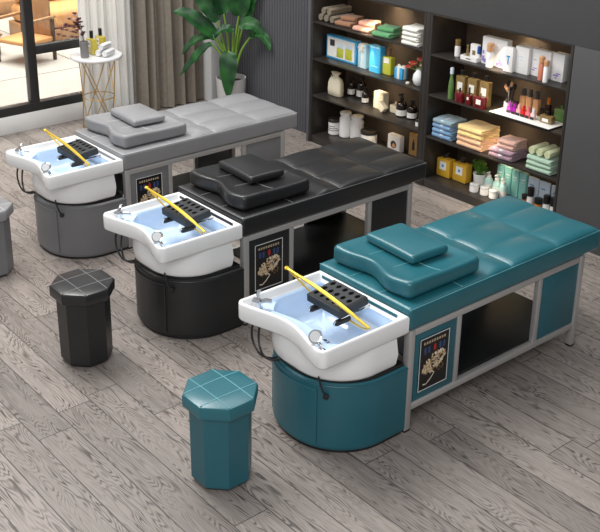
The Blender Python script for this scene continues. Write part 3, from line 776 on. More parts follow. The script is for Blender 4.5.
carton('carton_box', 'plain bright blue carton between the bowed box and the olive bottle', 'box', 2.340, 2.626, z2, .112, .052, .194, BLUEC, [(.15, .85, .22, .25), (.1, .9, .93, .98)], BLUEL)
flacon('soap_bottle', 'square olive-green soap bottle with brown cap and white tag', 'bottle', 2.362, 2.528, z2, .088, .048, .195, YGREEN, BROWNC, PAPER, caph=.30, capw=.8, lz=(.62, .90), lw=.3)
t = thing('gift_box', 'small blue and white gift box with ribbon beside the rose vase', 'box', (2.352, 2.392, z2))
bb = BM(); box(bb, -.028, .028, -.040, .040, 0, .080, .003); obj('box_body', bb, BLUEC, t)
bb = BM(); box(bb, -.0298, .0298, -.012, .012, .0005, .0815, .001); box(bb, -.012, .012, -.0415, .0415, .0005, .0812, .001); rb = obj('ribbon', bb, PAPER, t)
bb = BM()
for s in (-1, 1): tube(bb, [(0, 0, .083), (0, s * .022, .099), (0, s * .030, .088), (0, 0, .083)], .004, 6, k=6)
obj('bow', bb, PAPER, rb)
t = thing('tea_light', 'tiny white tea light in front of the rose vase', 'candle', (2.288, 2.262, z2))
bb = BM(); lathe(bb, [(.013, 0), (.014, .002), (.014, .013), (.012, .013)], 16); obj('candle_cup', bb, PAPER, t)
bb = BM(); lathe(bb, [(.0115, .0125), (.003, .0145), (.001, .019)], 12); obj('wax', bb, CREAM, t)
t = thing('rose_vase', 'round white vase holding red and cream roses', 'vase', (2.322, 2.190, z2))
bb = BM(); lathe(bb, [(.020, 0), (.034, .012), (.044, .045), (.038, .080), (.020, .104), (.017, .114), (.021, .120), (.015, .118), (.014, .10)], 24); obj('vase_body', bb, WHITE, t)
ROSER, ROSEC = mat('rose_red', (206, 66, 46), .6, var=.15, vscale=60), mat('rose_cream', (232, 190, 160), .6, var=.1)
for i, (dx, dy, dz, rr) in enumerate(((-.015, .045, .150, .034), (.0, -.020, .190, .034), (.01, -.030, .142, .030), (.03, .02, .172, .028), (-.02, .085, .118, .026))):
    bb = BM(); tube(bb, [(0, 0, .10), (dx * .5, dy * .5, .10 + (dz - .10) * .6), (dx, dy, dz)], .0025, 6); st = obj('rose_stem', bb, STEM, t)
    bb = BM(); rnd = random.Random(i)
    for ring_, (q, nn, tl) in enumerate(((.35, 3, 80), (.65, 5, 55), (1.0, 6, 28))):
        for k in range(nn):
            a = 2 * PI * k / nn + ring_ * .6; Mp = Matrix.Translation((dx, dy, dz)) @ Matrix.Rotation(a, 4, 'Z') @ Matrix.Translation((rr * q * .5, 0, 0)) @ Matrix.Rotation(math.radians(-tl), 4, 'Y')
            pts = [(rr * .55 * math.cos(b_ * PI / 5) , rr * .5 * math.sin(b_ * PI / 5)) for b_ in range(10)]
            prism(bb, pts, -.001, .0012, 1 if (ring_ == 2 and k % 2) or (i == 2 and ring_ > 0) else 0, 0, Mp)
    obj('rose_bloom', bb, [ROSER, ROSEC], st)
# --- third left shelf: bag, dark bottles, soaps
t = thing('drawstring_bag', 'cream cotton drawstring bag standing on the shelf', 'bag', (2.362, 3.085, z3))
rows = []
for z_, sx, sy in ((0, .7, .9), (.006, .95, 1), (.05, 1.08, 1.02), (.10, 1.0, .98), (.135, .72, .80), (.150, .34, .34), (.156, .30, .30), (.172, .5, .52), (.184, .62, .70)):
    rows.append([(.032 * sx * (math.copysign(abs(math.cos(a)) ** .6, math.cos(a))) + .002 * math.sin(7 * a), .070 * sy * (math.copysign(abs(math.sin(a)) ** .6, math.sin(a))) * (1 + .04 * math.sin(6 * a)), z_) for a in [2 * PI * i / 36 for i in range(36)]])
bb = BM(); loft(bb, rows); obj('bag_body', bb, CREAM, t, 70)
bb = BM(); tube(bb, [(.013 * math.cos(a), .027 * math.sin(a), .153) for a in [2 * PI * i / 14 for i in range(14)]], .003, 6, True); tube(bb, [(-.013, 0, .152), (-.02, .016, .165), (-.024, .03, .150), (-.018, .006, .150), (-.03, -.012, .13)], .0022, 6); obj('drawstring', bb, CREAM, t)
bottle('amber_bottle', 'dark bottle with white label nearest the cream drawstring bag', 'bottle', 2.466, 3.020, z3, .030, .150, AMBERG, PLASTB, PAPER, neck=.45)
bottle('amber_bottle', 'tallest of the three dark bottles between bag and candle', 'bottle', 2.480, 2.925, z3, .036, .176, AMBERG, PLASTB, PAPER, neck=.45)
bottle('amber_bottle', 'small dark bottle with white label in front of two taller ones', 'bottle', 2.405, 2.800, z3, .027, .122, AMBERG, PLASTB, PAPER, neck=.45)
t = thing('soap_block', 'tall cream block of soap standing upright', 'soap', (2.405, 2.632, z3)); bb = BM(); rbox(bb, 0, 0, .064, .031, .052, .064, .006, 2, 2, 2, 3); obj('soap_bar', bb, CREAM, t)
t = thing('soap_block', 'cream soap bar leaning against the tall block', 'soap', (2.345, 2.560, z3)); bb = BM()
M_ = Matrix.Translation((0, 0, .0405)) @ Matrix.Rotation(math.radians(38), 4, 'X') @ Matrix.Rotation(math.radians(8), 4, 'Y'); rbox(bb, 0, 0, 0, .024, .040, .023, .005, 2, 2, 2, 3, M=M_)
mz = min(v.co.z for v in bb.verts); bmesh.ops.translate(bb, verts=bb.verts[:], vec=(0, 0, -mz + .0002)); obj('soap_bar', bb, CREAM, t)
t = thing('soap_block', 'small cream soap bar beside the dark pump bottle', 'soap', (2.412, 2.492, z3)); bb = BM(); rbox(bb, 0, 0, .028, .020, .036, .028, .005, 2, 2, 2, 3); obj('soap_bar', bb, CREAM, t)
bottle('pump_bottle', 'round dark pump bottle with white label beside the cream soaps', 'bottle', 2.385, 2.400, z3, .040, .172, AMBERG, PLASTB, PAPER, True, neck=.3, caph=.28)
bottle('amber_bottle', 'dark bottle with white label beside the dark pump bottle', 'bottle', 2.405, 2.312, z3, .037, .138, AMBERG, PLASTB, PAPER, neck=.35)
jar('cream_jar', 'tiny white jar with black lid at the shelf divider', 'jar', 2.315, 2.165, z3, .019, .050, PAPER, PLASTB, lidh=.35)
# --- bottom left: white jars, cards
jar('cream_jar', 'white jar with dark lid nearest the fluted wall', 'jar', 2.392, 3.125, zb, .046, .128, CARD, SHELFM, lb=INKD, lidh=.2)
bottle('lotion_bottle', 'tall white lotion bottle behind the black bed, beside the dark-lidded jar', 'bottle', 2.420, 3.025, zb, .047, .202, CARD, CARD, None, neck=.72, sh=.85, caph=.12)
bottle('lotion_bottle', 'second tall white lotion bottle, nearer the wide jar', 'bottle', 2.455, 2.930, zb, .052, .186, CARD, CARD, None, neck=.72, sh=.85, caph=.12)
jar('cream_jar', 'wide white jar with dark wooden lid just above the black mattress', 'jar', 2.440, 2.780, zb, .064, .112, CARD, SHELFM, lidh=.24)
t = carton('carton_box', 'white carton with a dark portrait printed on it behind the black bed', 'box', 2.490, 2.540, zb, .125, .05, .125, CARD)
bb = BM(); Mf = Matrix.Translation((-.0262, 0, .055)) @ Matrix.Rotation(-PI / 2, 4, 'Y')
lathe(bb, [(.030, 0), (.030, .0006)], 20, M=Mf); o = obj('dark_print', bb, INKD, t)
bb = BM(); lathe(bb, [(.017, 0), (.017, .0008)], 16, M=Matrix.Translation((-.0268, -.004, .047)) @ Matrix.Rotation(-PI / 2, 4, 'Y')); obj('pale_face', bb, TAN, o)
KRAFT = mat('kraft_card', (196, 152, 92), .6, var=.1)
t = carton('carton_box', 'kraft brown carton with a dark bottle printed on it', 'box', 2.530, 2.384, zb, .092, .03, .165, KRAFT, [(.36, .64, .25, .62), (.44, .56, .62, .75)], INKD)
# --- upper right shelf: skin-care cartons
z1, z2, z3 = (q + .0006 for q in RZ); w_ = 'white carton'
bottle('cream_tube', 'slim white tube with a gold cap nearest the shelf divider', 'tube', 2.322, 1.856, z1, .019, .115, CARD, GILT, neck=.75, sh=.9, caph=.36)
t = thing('display_tray', 'low white tray carrying a carton and two little bottles', 'tray', (2.330, 1.728, z1))
bb = BM(); box(bb, -.046, .046, -.068, .068, 0, .004, .001); box(bb, -.046, -.042, -.068, .068, .004, .030); box(bb, .042, .046, -.068, .068, .004, .030); box(bb, -.042, .042, -.068, -.064, .004, .030); box(bb, -.042, .042, .064, .068, .004, .030); obj('tray_body', bb, CARD, t)
bb = BM(); box(bb, -.0470, -.0462, -.02, .02, .010, .018); obj('printed_marks', bb, GILT, t)
carton('carton_box', 'small white carton standing in the low white tray', 'box', 2.343, 1.722, z1 + .0045, .064, .030, .100, CARD, [(.3, .7, .3, .6)], GILT)
bottle('serum_bottle', 'little gold bottle standing in the low white tray', 'bottle', 2.330, 1.776, z1 + .0045, .0095, .090, GILT, GILT, neck=.6)
bottle('serum_bottle', 'little white bottle with a blue cap in the low white tray', 'bottle', 2.325, 1.677, z1 + .0045, .0095, .095, CARD, mat('royal_blue_cap', (36, 84, 160), .35, var=.03), neck=.9, sh=.9, caph=.5)
fl = [(.02, .12, .1, .3), (.1, .2, .06, .2), (.03, .1, .36, .5), (.7, .8, .1, .32), (.78, .9, .06, .24), (.62, .7, .06, .16), (.84, .93, .3, .44)]
carton('carton_box', 'biggest white carton, with violet flowers printed along its foot', 'box', 2.340, 1.545, z1, .200, .050, .178, CARD, fl, INKP)
bottle('lotion_bottle', 'white bottle with a tan cap in front of the big flowered carton', 'bottle', 2.278, 1.545, z1, .025, .155, CARD, TAN, neck=.7, sh=.85, caph=.34)
carton('carton_box', 'narrow white carton with a blue T-shaped print', 'box', 2.290, 1.398, z1, .068, .030, .156, CARD, [(.3, .7, .60, .66), (.45, .58, .30, .60)], INKB)
carton('carton_box', 'deep white carton with fine blue lettering', 'box', 2.352, 1.318, z1, .105, .092, .168, CARD, [(.3, .62, .62, .66), (.36, .56, .5, .53), (.25, .7, .2, .215)], PALEB)
carton('carton_box', 'white carton with violet sprigs behind the copper bottle', 'box', 2.352, 1.190, z1, .138, .040, .168, CARD, [(.05, .2, .2, .24), (.12, .3, .28, .31), (.75, .95, .2, .26), (.8, .92, .34, .37), (.1, .25, .6, .62)], INKP)
bottle('lotion_bottle', 'slim copper bottle in front of the violet-sprigged carton', 'bottle', 2.283, 1.147, z1, .0175, .150, PINKP, TAN, neck=.8, sh=.9, caph=.25)
bottle('lotion_bottle', 'slim white bottle with a tan collar beside the copper one', 'bottle', 2.266, 1.098, z1, .0160, .138, CARD, TAN, neck=.8, sh=.9, caph=.25)
carton('carton_box', 'white carton with a violet flourish at the far right end of the shelf', 'box', 2.366, 1.068, z1, .086, .058, .170, CARD, [(.2, .6, .18, .24), (.4, .8, .26, .30), (.3, .5, .1, .14)], INKP)
# --- second right shelf: perfumes and make-up
bottle('perfume_bottle', 'slender green bottle with a pale cap nearest the divider', 'bottle', 2.262, 1.838, z2, .019, .215, GREENG, PALEB, neck=.5, sh=.5, caph=.2)
for (xx, yy, tx) in ((2.300, 1.778, 'tall gold glass perfume flacon closest to the green bottle'), (2.306, 1.682, 'tall gold glass perfume flacon at the middle of three'), (2.312, 1.585, 'tall gold glass perfume flacon closest to the make-up tray')):
    flacon('perfume_bottle', tx, 'perfume', xx, yy, z2, .078, .042, .205, GILT, PLASTB, PAPER, 'tall gold perfume flacons', caph=.14, capw=.7, lz=(.42, .72), lw=.28)
flacon('perfume_bottle', 'short ruby perfume bottle nearest the green bottle', 'perfume', 2.250, 1.748, z2, .060, .030, .098, REDG, PLASTB, None, caph=.25)
flacon('perfume_bottle', 'narrow dark ruby perfume bottle between two wider red ones', 'perfume', 2.252, 1.668, z2, .040, .028, .120, REDG, PLASTB, PAPER, caph=.38, lz=(.5, .75), lw=.2)
flacon('perfume_bottle', 'wide ruby perfume bottle with a white square label', 'perfume', 2.252, 1.575, z2, .088, .034, .102, REDG, GILT, PAPER, caph=.2, lz=(.35, .75), lw=.22)
t = thing('vanity_tray', 'long white tray with a black rim holding make-up', 'tray', (2.372, 1.235, z2)); TL, TWd = .50, .20
bb = BM(); box(bb, -.152, .020, -.235, .235, 0, .010, .002); obj('tray_base', bb, PLASTB, t)
bb = BM(); box(bb, -.150, .018, -.233, .233, .0102, .0125, .001); obj('tray_top', bb, PAPER, t)
zt = z2 + .0127
t = thing('brush_cup', 'clear cup full of dark make-up brushes on the white tray', 'cup', (2.352, 1.425, zt))
CLEAR = mat('clear_acrylic', (200, 202, 204), .15, var=.03, coat=.5)
bb = BM(); lathe(bb, [(.026, 0), (.028, .004), (.029, .05), (.026, .05), (.025, .006)], 20); obj('cup_body', bb, CLEAR, t)
for i in range(8):
    a = i * 2.4; q = .006 + .011 * (i % 3) / 2; bx, by = q * math.cos(a), q * math.sin(a); tx, ty = bx * 2.0, by * 2.0; hh = .118 + .012 * (i % 4)
    bb = BM(); tube(bb, [(bx, by, .008), (tx, ty, hh)], .0032, 6, k=1); br = obj('brush_handle', bb, CLEAR if i == 3 else PLASTB, t)
    bb = BM(); dv = Vector((tx - bx, ty - by, hh - .008)).normalized(); lathe(bb, [(.003, 0), (.010, .012), (.009, .026), (.003, .036)], 10, M=Matrix.Translation((tx, ty, hh)) @ dv.to_track_quat('Z', 'Y').to_matrix().to_4x4()); obj('brush_bristles', bb, TAN if i % 3 == 1 else DARK, br)
for (yy, tx) in ((1.362, 'tan foundation bottle with grey cap nearest the brush cup'), (1.312, 'tan foundation bottle with grey cap at the middle of three'), (1.257, 'tan foundation bottle with grey cap farthest from the brush cup')):
    flacon('foundation_bottle', tx, 'bottle', 2.424, yy, z2, .044, .030, .155, TAN, GREYC, None, 'foundation bottles behind the tray', caph=.30, capw=1.0)
for (yy, c, nm) in ((1.372, (206, 92, 200), 'orchid'), (1.334, (170, 30, 170), 'magenta'), (1.297, (236, 176, 172), 'blush pink'), (1.261, (214, 34, 36), 'scarlet'), (1.224, (232, 120, 128), 'coral'), (1.184, (236, 206, 208), 'pale rose')):
    flacon('nail_polish', '%s nail polish bottle with dark foot in the row on the tray' % nm, 'nail polish', 2.302, yy, zt, .030, .024, .070, mat('polish_' + nm.replace(' ', '_'), c, .2, coat=.5, var=.04), PAPER if nm == 'pale rose' else mat('polish_cap_' + nm.replace(' ', '_'), c, .3, var=.04), PLASTB, 'nail polishes on the tray', caph=.36, capw=.85, lz=(.02, .42), lw=.5)
flacon('perfume_bottle', 'small dark flask with an orange wooden stopper behind the white tray', 'bottle', 2.455, 1.190, z2, .036, .028, .124, AMBERG, ORNG, None, caph=.34, capw=.7)
flacon('perfume_bottle', 'wide smoky flask with white label at the front of the tray', 'perfume', 2.318, 1.088, zt, .092, .046, .072, GILT, PLASTB, PAPER, caph=.28, lz=(.2, .62), lw=.25)
flacon('perfume_bottle', 'rounded green glass flask behind the far end of the white tray', 'perfume', 2.426, 1.068, z2, .080, .040, .112, GREENG, GREENG, None, caph=.18, capw=.45)
# --- third right shelf: coloured towel stacks
TB, TY, TM, TM2, TG, TG2 = terry('blue_terry', (112, 150, 186)), terry('butter_terry', (238, 206, 140)), terry('mauve_terry', (150, 122, 136)), terry('dusty_rose_terry', (204, 164, 150)), terry('sage_terry', (166, 194, 172)), terry('celadon_terry', (206, 212, 170))
TYp = terry('peach_terry', (232, 186, 146)); TBg = terry('steel_blue_terry', (134, 160, 172)); BAND = terry('pale_band', (196, 204, 214))
for k, tx in enumerate(('bottom', 'second from the bottom', 'third from the bottom', 'topmost')):
    folded('blue folded towel, %s of the stack by the divider' % tx, 2.342, 1.896, z3 + k * .0335, .183 - .002 * k, .163, .033, TBg if k == 3 else TB, math.radians((0, 1.5, -1.5, 1)[k]), 'blue folded towels', BAND)
for k, tx in enumerate(('bottom', 'second from the bottom', 'third from the bottom', 'topmost')):
    folded('yellow folded towel, %s of the stack between blue and mauve' % tx, 2.352, 1.645, z3 + k * .0362, .225 - .002 * k, .190, .0358, TYp if k < 2 else TY, math.radians((0, -1.5, 1.5, 0)[k]), 'yellow folded towels')
for k, tx in enumerate(('lower', 'upper')):
    folded('large mauve folded towel, %s of the two under the rose ones' % tx, 2.345, 1.382, z3 + k * .0335, .196, .170, .033, TM, math.radians((0, 2)[k]), 'mauve folded towels', BAND)
    folded('small dusty-rose folded towel, %s of the two on the mauve pair' % tx, 2.350, 1.362, z3 + .0672 + k * .0305, .150, .135, .030, TM2, math.radians((-2, 2)[k]), 'rose folded towels')
for k, tx in enumerate(('bottom', 'middle', 'topmost')):
    folded('sage green folded towel, %s of the three under the rolled ones' % tx, 2.342, 1.080, z3 + k * .0315, .200 - .003 * k, .165, .031, TG, math.radians((0, 1.5, -1)[k]), 'sage folded towels')
for k, tx in enumerate(('nearest the rose towels', 'at the middle of three', 'at the end of the shelf')):
    rolled('rolled celadon towel on the sage stack, %s' % tx, 2.345, 1.146 - k * .060, z3 + .0950, .029, .150, TG2, 0.0, 'rolled celadon towels')
# --- bottom right: shampoo, plant, creams
for (xx, yy, tx) in ((2.392, 1.945, 'square honey-coloured shampoo bottle nearest the divider'), (2.405, 1.806, 'square honey-coloured shampoo bottle beside the small green plant')):
    flacon('shampoo_bottle', tx, 'bottle', xx, yy, zb, .124, .068, .172, HONEY, PLASTB, PAPER, 'honey shampoo bottles', caph=.18, capw=.62, lz=(.38, .80), ink=INKB, lw=.24)
t = thing('potted_herb', 'small bushy green herb in a white pot on the bottom shelf', 'plant', (2.435, 1.672, zb))
bb = BM(); lathe(bb, [(.036, 0), (.040, .006), (.046, .082), (.049, .084), (.049, .092), (.044, .092), (.043, .08)], 22); obj('pot', bb, WHITE, t)
bb = BM(); lathe(bb, [(.0425, .078), (.02, .082), (.001, .083)], 16); obj('soil', bb, SOIL, t)
bb = BM(); rnd = random.Random(11); b2 = BM()
for i in range(34):
    a = rnd.uniform(0, 2 * PI); q = rnd.uniform(.004, .03); top = Vector((q * 1.9 * math.cos(a), q * 1.9 * math.sin(a), rnd.uniform(.125, .195) - q * .6))
    tube(b2, [(q * .6 * math.cos(a), q * .6 * math.sin(a), .08), top], .0012, 5, k=1)
    for j in range(7):
        c = Vector((q * .6 * math.cos(a), q * .6 * math.sin(a), .08)).lerp(top, .45 + .09 * j); b_ = rnd.uniform(0, 2 * PI)
        Mp = Matrix.Translation(c) @ Matrix.Rotation(b_, 4, 'Z') @ Matrix.Rotation(math.radians(rnd.uniform(-50, 10)), 4, 'Y')
        prism(bb, [(0, 0), (.008, .006), (.018, .004), (.022, 0), (.018, -.004), (.008, -.006)], -.0004, .0004, 0, 0, Mp)
obj('leaf_cluster', bb, HERB, t, 0); obj('stem', b2, STEM, t)
for (xx, yy, tx) in ((2.325, 1.624, 'small white cream jar with grey lid nearest the honey bottles'), (2.338, 1.543, 'small white cream jar with grey lid at the middle of three'), (2.338, 1.466, 'small white cream jar with grey lid nearest the aqua cartons')):
    jar('cream_jar', tx, 'jar', xx, yy, zb, .031, .056, CARD, CLEAR, 'small white cream jars', lidh=.22)
for (xx, yy, hh, tx) in ((2.432, 1.590, .128, 'aqua pump bottle standing closest to the potted herb'), (2.420, 1.512, .132, 'aqua pump bottle at the middle of three'), (2.400, 1.440, .136, 'aqua pump bottle in front of the aqua cartons, nearest the pale cards')):
    bottle('pump_bottle', tx, 'bottle', xx, yy, zb, .027, hh, AQUA, CARD, PAPER, True, 'aqua pump bottles', neck=.4, sh=.8, caph=.3)
for k, (yy, tx) in enumerate(((1.520, 'first'), (1.456, 'second'), (1.394, 'third'), (1.330, 'fourth'))):
    carton('carton_box', 'upright aqua carton, %s of four counted from the potted herb' % tx, 'box', 2.474, yy, zb, .056, .030, .188 - .001 * k, AQUAD, [(.25, .75, .72, .76), (.35, .65, .62, .65)], PAPER, 'aqua cartons', AQUA)
for yy, tx, hh in ((1.230, 'beside the aqua cartons', .190), (1.140, 'at the middle of three', .187), (1.045, 'at the end of the shelf', .184)):
    carton('product_card', 'pale blue product card %s' % tx, 'card', 2.446, yy, zb, .082, .014, hh, PALEB, [(.2, .6, .7, .74)], INKB, 'pale blue product cards')
for (xx, yy, r_, hh, bd, cp_, tx) in ((2.412, 1.222, .022, .132, CARD, PLASTB, 'small white bottle with tall black cap before the first pale card'), (2.402, 1.262, .018, .075, ORNG, PLASTB, 'tiny amber bottle beside the aqua cartons'), (2.410, 1.155, .027, .078, ORNG, PLASTB, 'wide amber bottle with black cap before the middle pale card'),
                                (2.402, 1.085, .023, .122, CARD, PLASTB, 'white bottle with black cap before the last pale card, nearer the amber bottle'), (2.402, 1.030, .022, .122, CARD, PLASTB, 'white bottle with black cap at the very end of the shelf')):
    bottle('dropper_bottle', tx, 'bottle', xx, yy, zb, r_, hh, bd, cp_, PAPER if bd is ORNG else None, neck=.75, sh=.8, caph=.45)

# ------------------------------------------------------------------ potted plant in the corner
t = thing('potted_plant', 'tall broad-leaved green plant in a pale grey pot in the room corner', 'plant', (2.130, 4.130, 0))
POTM = mat('pale_grey_pot', (196, 194, 192), .45, var=.04, bump=.05)
bb = BM(); lathe(bb, [(.100, 0), (.108, .008), (.126, .335), (.126, .345), (.118, .345), (.114, .30)], 32); obj('pot', bb, POTM, t)
bb = BM(); lathe(bb, [(.1145, .305), (.06, .318), (.001, .322)], 24); obj('soil', bb, SOIL, t)
def blade(path, w, fold=.35, twist=0.0, n=16):
    """broad leaf along a curved midrib: two halves folded up from the rib, wavy rim, real thickness"""
    P = catmull(path, 6); m_ = len(P); bb = BM(); top = []; bot = []
    for i, p in enumerate(P):
        s = i / (m_ - 1); a = P[max(i - 1, 0)]; c = P[min(i + 1, m_ - 1)]; d = (c - a).normalized()
        side = d.cross(Vector((-.45, -.55, .70))); side.normalize(); side = Matrix.Rotation(twist, 3, d) @ side; nr = side.cross(d).normalized()
        ww = w * (math.sin(PI * min(1, s * .93 + .05) ** .72) ** .8) * (1 if s < .999 else .05) + .001
        r_ = []
        for k in range(-4, 5):
            q = k / 4; r_.append(p + side * ww * q + nr * (abs(q) ** 1.2 * ww * fold + .006 * math.sin(s * 24 + q * 2) * abs(q)))
        top.append(r_); bot.append([v - nr * .0022 for v in r_])
    A = [[bb.verts.new(v) for v in r_] for r_ in top]; B_ = [[bb.verts.new(v) for v in r_] for r_ in bot]
    for i in range(m_ - 1):
        for k in range(8):
            bb.faces.new((A[i][k], A[i][k + 1], A[i + 1][k + 1], A[i + 1][k])); bb.faces.new((B_[i][k], B_[i + 1][k], B_[i + 1][k + 1], B_[i][k + 1]))
        for k in (0, 8): bb.faces.new((A[i][k], A[i + 1][k], B_[i + 1][k], B_[i][k]))
    for i in (0, m_ - 1):
        for k in range(8): bb.faces.new((A[i][k], A[i][k + 1], B_[i][k + 1], B_[i][k]))
    return bb, P
O = Vector((2.13, 4.13, 0))
LV = [ # stalk points, then blade points (world)
 ([(2.13, 4.13, .31), (2.10, 4.16, .55), (2.04, 4.20, .68)], [(2.04, 4.20, .68), (1.93, 4.26, .80), (1.84, 4.33, .88), (1.75, 4.40, .90)], .068, .25, 0),
 ([(2.12, 4.13, .31), (2.09, 4.15, .52), (2.01, 4.19, .68)], [(2.01, 4.19, .68), (1.93, 4.26, .675), (1.86, 4.32, .62), (1.80, 4.36, .54)], .040, .6, .2),
 ([(2.12, 4.12, .31), (2.07, 4.13, .50), (1.97, 4.17, .64)], [(1.97, 4.17, .64), (1.91, 4.22, .58), (1.84, 4.28, .48), (1.76, 4.34, .37)], .042, .6, .3),
 ([(2.12, 4.11, .31), (2.07, 4.06, .50), (2.03, 4.02, .60)], [(2.03, 4.02, .60), (2.005, 3.995, .52), (1.995, 3.985, .38), (1.995, 3.985, .225)], .072, .2, 0),
 ([(2.14, 4.12, .31), (2.16, 4.09, .60), (2.15, 4.03, .79)], [(2.15, 4.03, .79), (2.19, 3.98, .815), (2.24, 3.92, .79), (2.27, 3.88, .70)], .055, .35, .2),
 ([(2.14, 4.12, .31), (2.18, 4.06, .56), (2.22, 3.98, .70)], [(2.22, 3.98, .70), (2.25, 3.92, .745), (2.28, 3.85, .69), (2.285, 3.80, .61)], .042, .5, .1),
 ([(2.13, 4.14, .31), (2.09, 4.16, .60), (2.04, 4.18, .82)], [(2.04, 4.18, .82), (1.98, 4.22, .93), (1.92, 4.27, 1.03), (1.88, 4.30, 1.16)], .060, .3, -.3),
 ([(2.13, 4.14, .31), (2.12, 4.15, .64), (2.08, 4.15, .88)], [(2.08, 4.15, .88), (2.05, 4.17, 1.0), (2.01, 4.20, 1.14), (1.97, 4.24, 1.34)], .075, .3, .2),
 ([(2.14, 4.13, .31), (2.16, 4.11, .64), (2.18, 4.08, .86)], [(2.18, 4.08, .86), (2.18, 4.06, 1.0), (2.19, 4.03, 1.16), (2.20, 4.0, 1.38)], .085, .25, .1),
 ([(2.13, 4.12, .31), (2.13, 4.10, .58), (2.11, 4.07, .74)], [(2.11, 4.07, .74), (2.07, 4.09, .765), (2.03, 4.12, .755), (1.99, 4.15, .72)], .040, .4, .2),
 ([(2.15, 4.13, .31), (2.19, 4.11, .60), (2.235, 4.06, .84)], [(2.235, 4.06, .84), (2.25, 4.03, .95), (2.255, 3.97, 1.06), (2.25, 3.93, 1.20)], .055, .3, .1)]
for st, bl, w_, fo, tw in LV:
    bb = BM(); tube(bb, [Vector(p) - O for p in st], .0115, 8, taper=lambda s: 1.15 - .55 * s); so_ = obj('leaf_stalk', bb, STEM, t)
    bb, P = blade([Vector(p) - O for p in bl], w_, fo, tw); lf = obj('leaf', bb, LEAF, so_, 60)
    
# ------------------------------------------------------------------ round side table and what stands on it
TX, TY_, TZ = 1.060, 4.455, .64
t = thing('side_table', 'round white side table on thin gold wire legs by the window', 'table', (TX, TY_, 0))
bb = BM(); lathe(bb, [(.185, .614), (.200, .618), (.203, .626), (.203, .632), (.198, .6395), (.190, .640)], 48); obj('table_top', bb, mat('white_marble', (228, 228, 230), .25, var=.03, vscale=3, coat=.3), t)
GW = mat('gold_wire', (206, 168, 104), .3, metal=.7, bump=.02)
RT, RM, RB = .165, .125, .165
P_ = lambda r_, a, z_: (r_ * math.cos(a), r_ * math.sin(a), z_)
for k in range(4):
    a = k * PI / 2 + .5
    bb = BM(); tube(bb, [P_(RT, a, .613), P_(RM, a + PI / 4, .30), P_(RB, a + PI / 2, .006)], .0042, 8, k=1); tube(bb, [P_(RT, a, .613), P_(RM, a - PI / 4, .30), P_(RB, a - PI / 2, .006)], .0042, 8, k=1); obj('leg', bb, GW, t)
for r_, z_ in ((RT, .610), (RM, .30), (RB, .0045)):
    bb = BM(); tube(bb, [P_(r_, 2 * PI * i / 36, z_) for i in range(36)], .0042, 8, True, k=1); obj('ring', bb, GW, t)
zt_ = .6404
VASEG = mat('grey_ceramic', (122, 120, 120), .45, var=.05, bump=.05)
t = thing('flower_vase', 'slim grey vase with dry dark-red flower sprigs on the side table', 'vase', (.942, 4.425, zt_))
bb = BM(); lathe(bb, [(.030, 0), (.033, .004), (.033, .125), (.030, .128), (.026, .124), (.026, .02)], 22); obj('vase_body', bb, VASEG, t)
FLW = mat('dark_red_petal', (96, 40, 52), .7, var=.2, vscale=60); TWIG = mat('brown_twig', (110, 84, 70), .8, var=.1); FLP = mat('pale_pink_petal', (206, 176, 184), .7, var=.1)
rnd = random.Random(21)
rv = Vector((.776, -.631, 0))
for i, (a_, h_) in enumerate(((-.135, .22), (-.09, .30), (-.06, .34), (-.03, .26), (.01, .19), (-.17, .17), (-.11, .25), (-.045, .30))):
    tip = rv * a_ + Vector((rnd.uniform(-.03, .0), rnd.uniform(-.03, .02), h_))
    pts = [Vector((rnd.uniform(-.008, .008), rnd.uniform(-.008, .008), .03)), rv * (a_ * .25) + Vector((0, 0, h_ * .6 + .04)), tip]
    bb = BM(); tube(bb, pts, .0013, 5); sp_ = obj('sprig', bb, TWIG, t); C_ = catmull(pts, 8); bb = BM()
    for j in range(5):
        c = C_[min(len(C_) - 1, 9 + j * 2)] + Vector((rnd.uniform(-.012, .012), rnd.uniform(-.012, .012), rnd.uniform(-.006, .01)))
        for q in range(5):
            Mp = Matrix.Translation(c) @ Matrix.Rotation(q * 1.256, 4, 'Z') @ Matrix.Rotation(-.6, 4, 'Y')
            prism(bb, [(0, 0), (.009, .008), (.020, .006), (.022, -.004), (.009, -.008)], -.0008, .0008, 1 if (j == 2 and i in (1, 2)) else 0, 0, Mp)
    obj('blossom', bb, [FLW, FLP], sp_, 0)
for (xx, yy, tx) in ((1.042, 4.485, 'yellow oil bottle with black cap right beside the grey vase'), (1.140, 4.520, 'yellow oil bottle with black cap behind the rolled white towels')):
    flacon('oil_bottle', tx, 'bottle', xx, yy, zt_, .098, .045, .185, mat('lemon_oil', (192, 174, 66), .2, var=.06, coat=.5), PLASTB, PAPER, 'yellow oil bottles on the side table', caph=.30, capw=.62, lz=(.45, .85), ink=INKD, lw=.2)
TW2 = terry('white_hand_terry', (232, 232, 232))
ang = math.radians(28)
ax = Vector((math.cos(ang), math.sin(ang), 0)); pr = Vector((-math.sin(ang), math.cos(ang), 0)); c0 = Vector((1.097, 4.375, zt_))
for (q, zz, tx) in ((.030, 0, 'rolled white hand towel on the table, closer to the bottles'), (-.030, 0, 'rolled white hand towel at the front edge of the side table'), (0, .0485, 'rolled white hand towel on top of two others')):
    p = c0 + pr * q; rolled(tx, p.x, p.y, zt_ + zz, .028, .125, TW2, ang, 'white rolled hand towels')

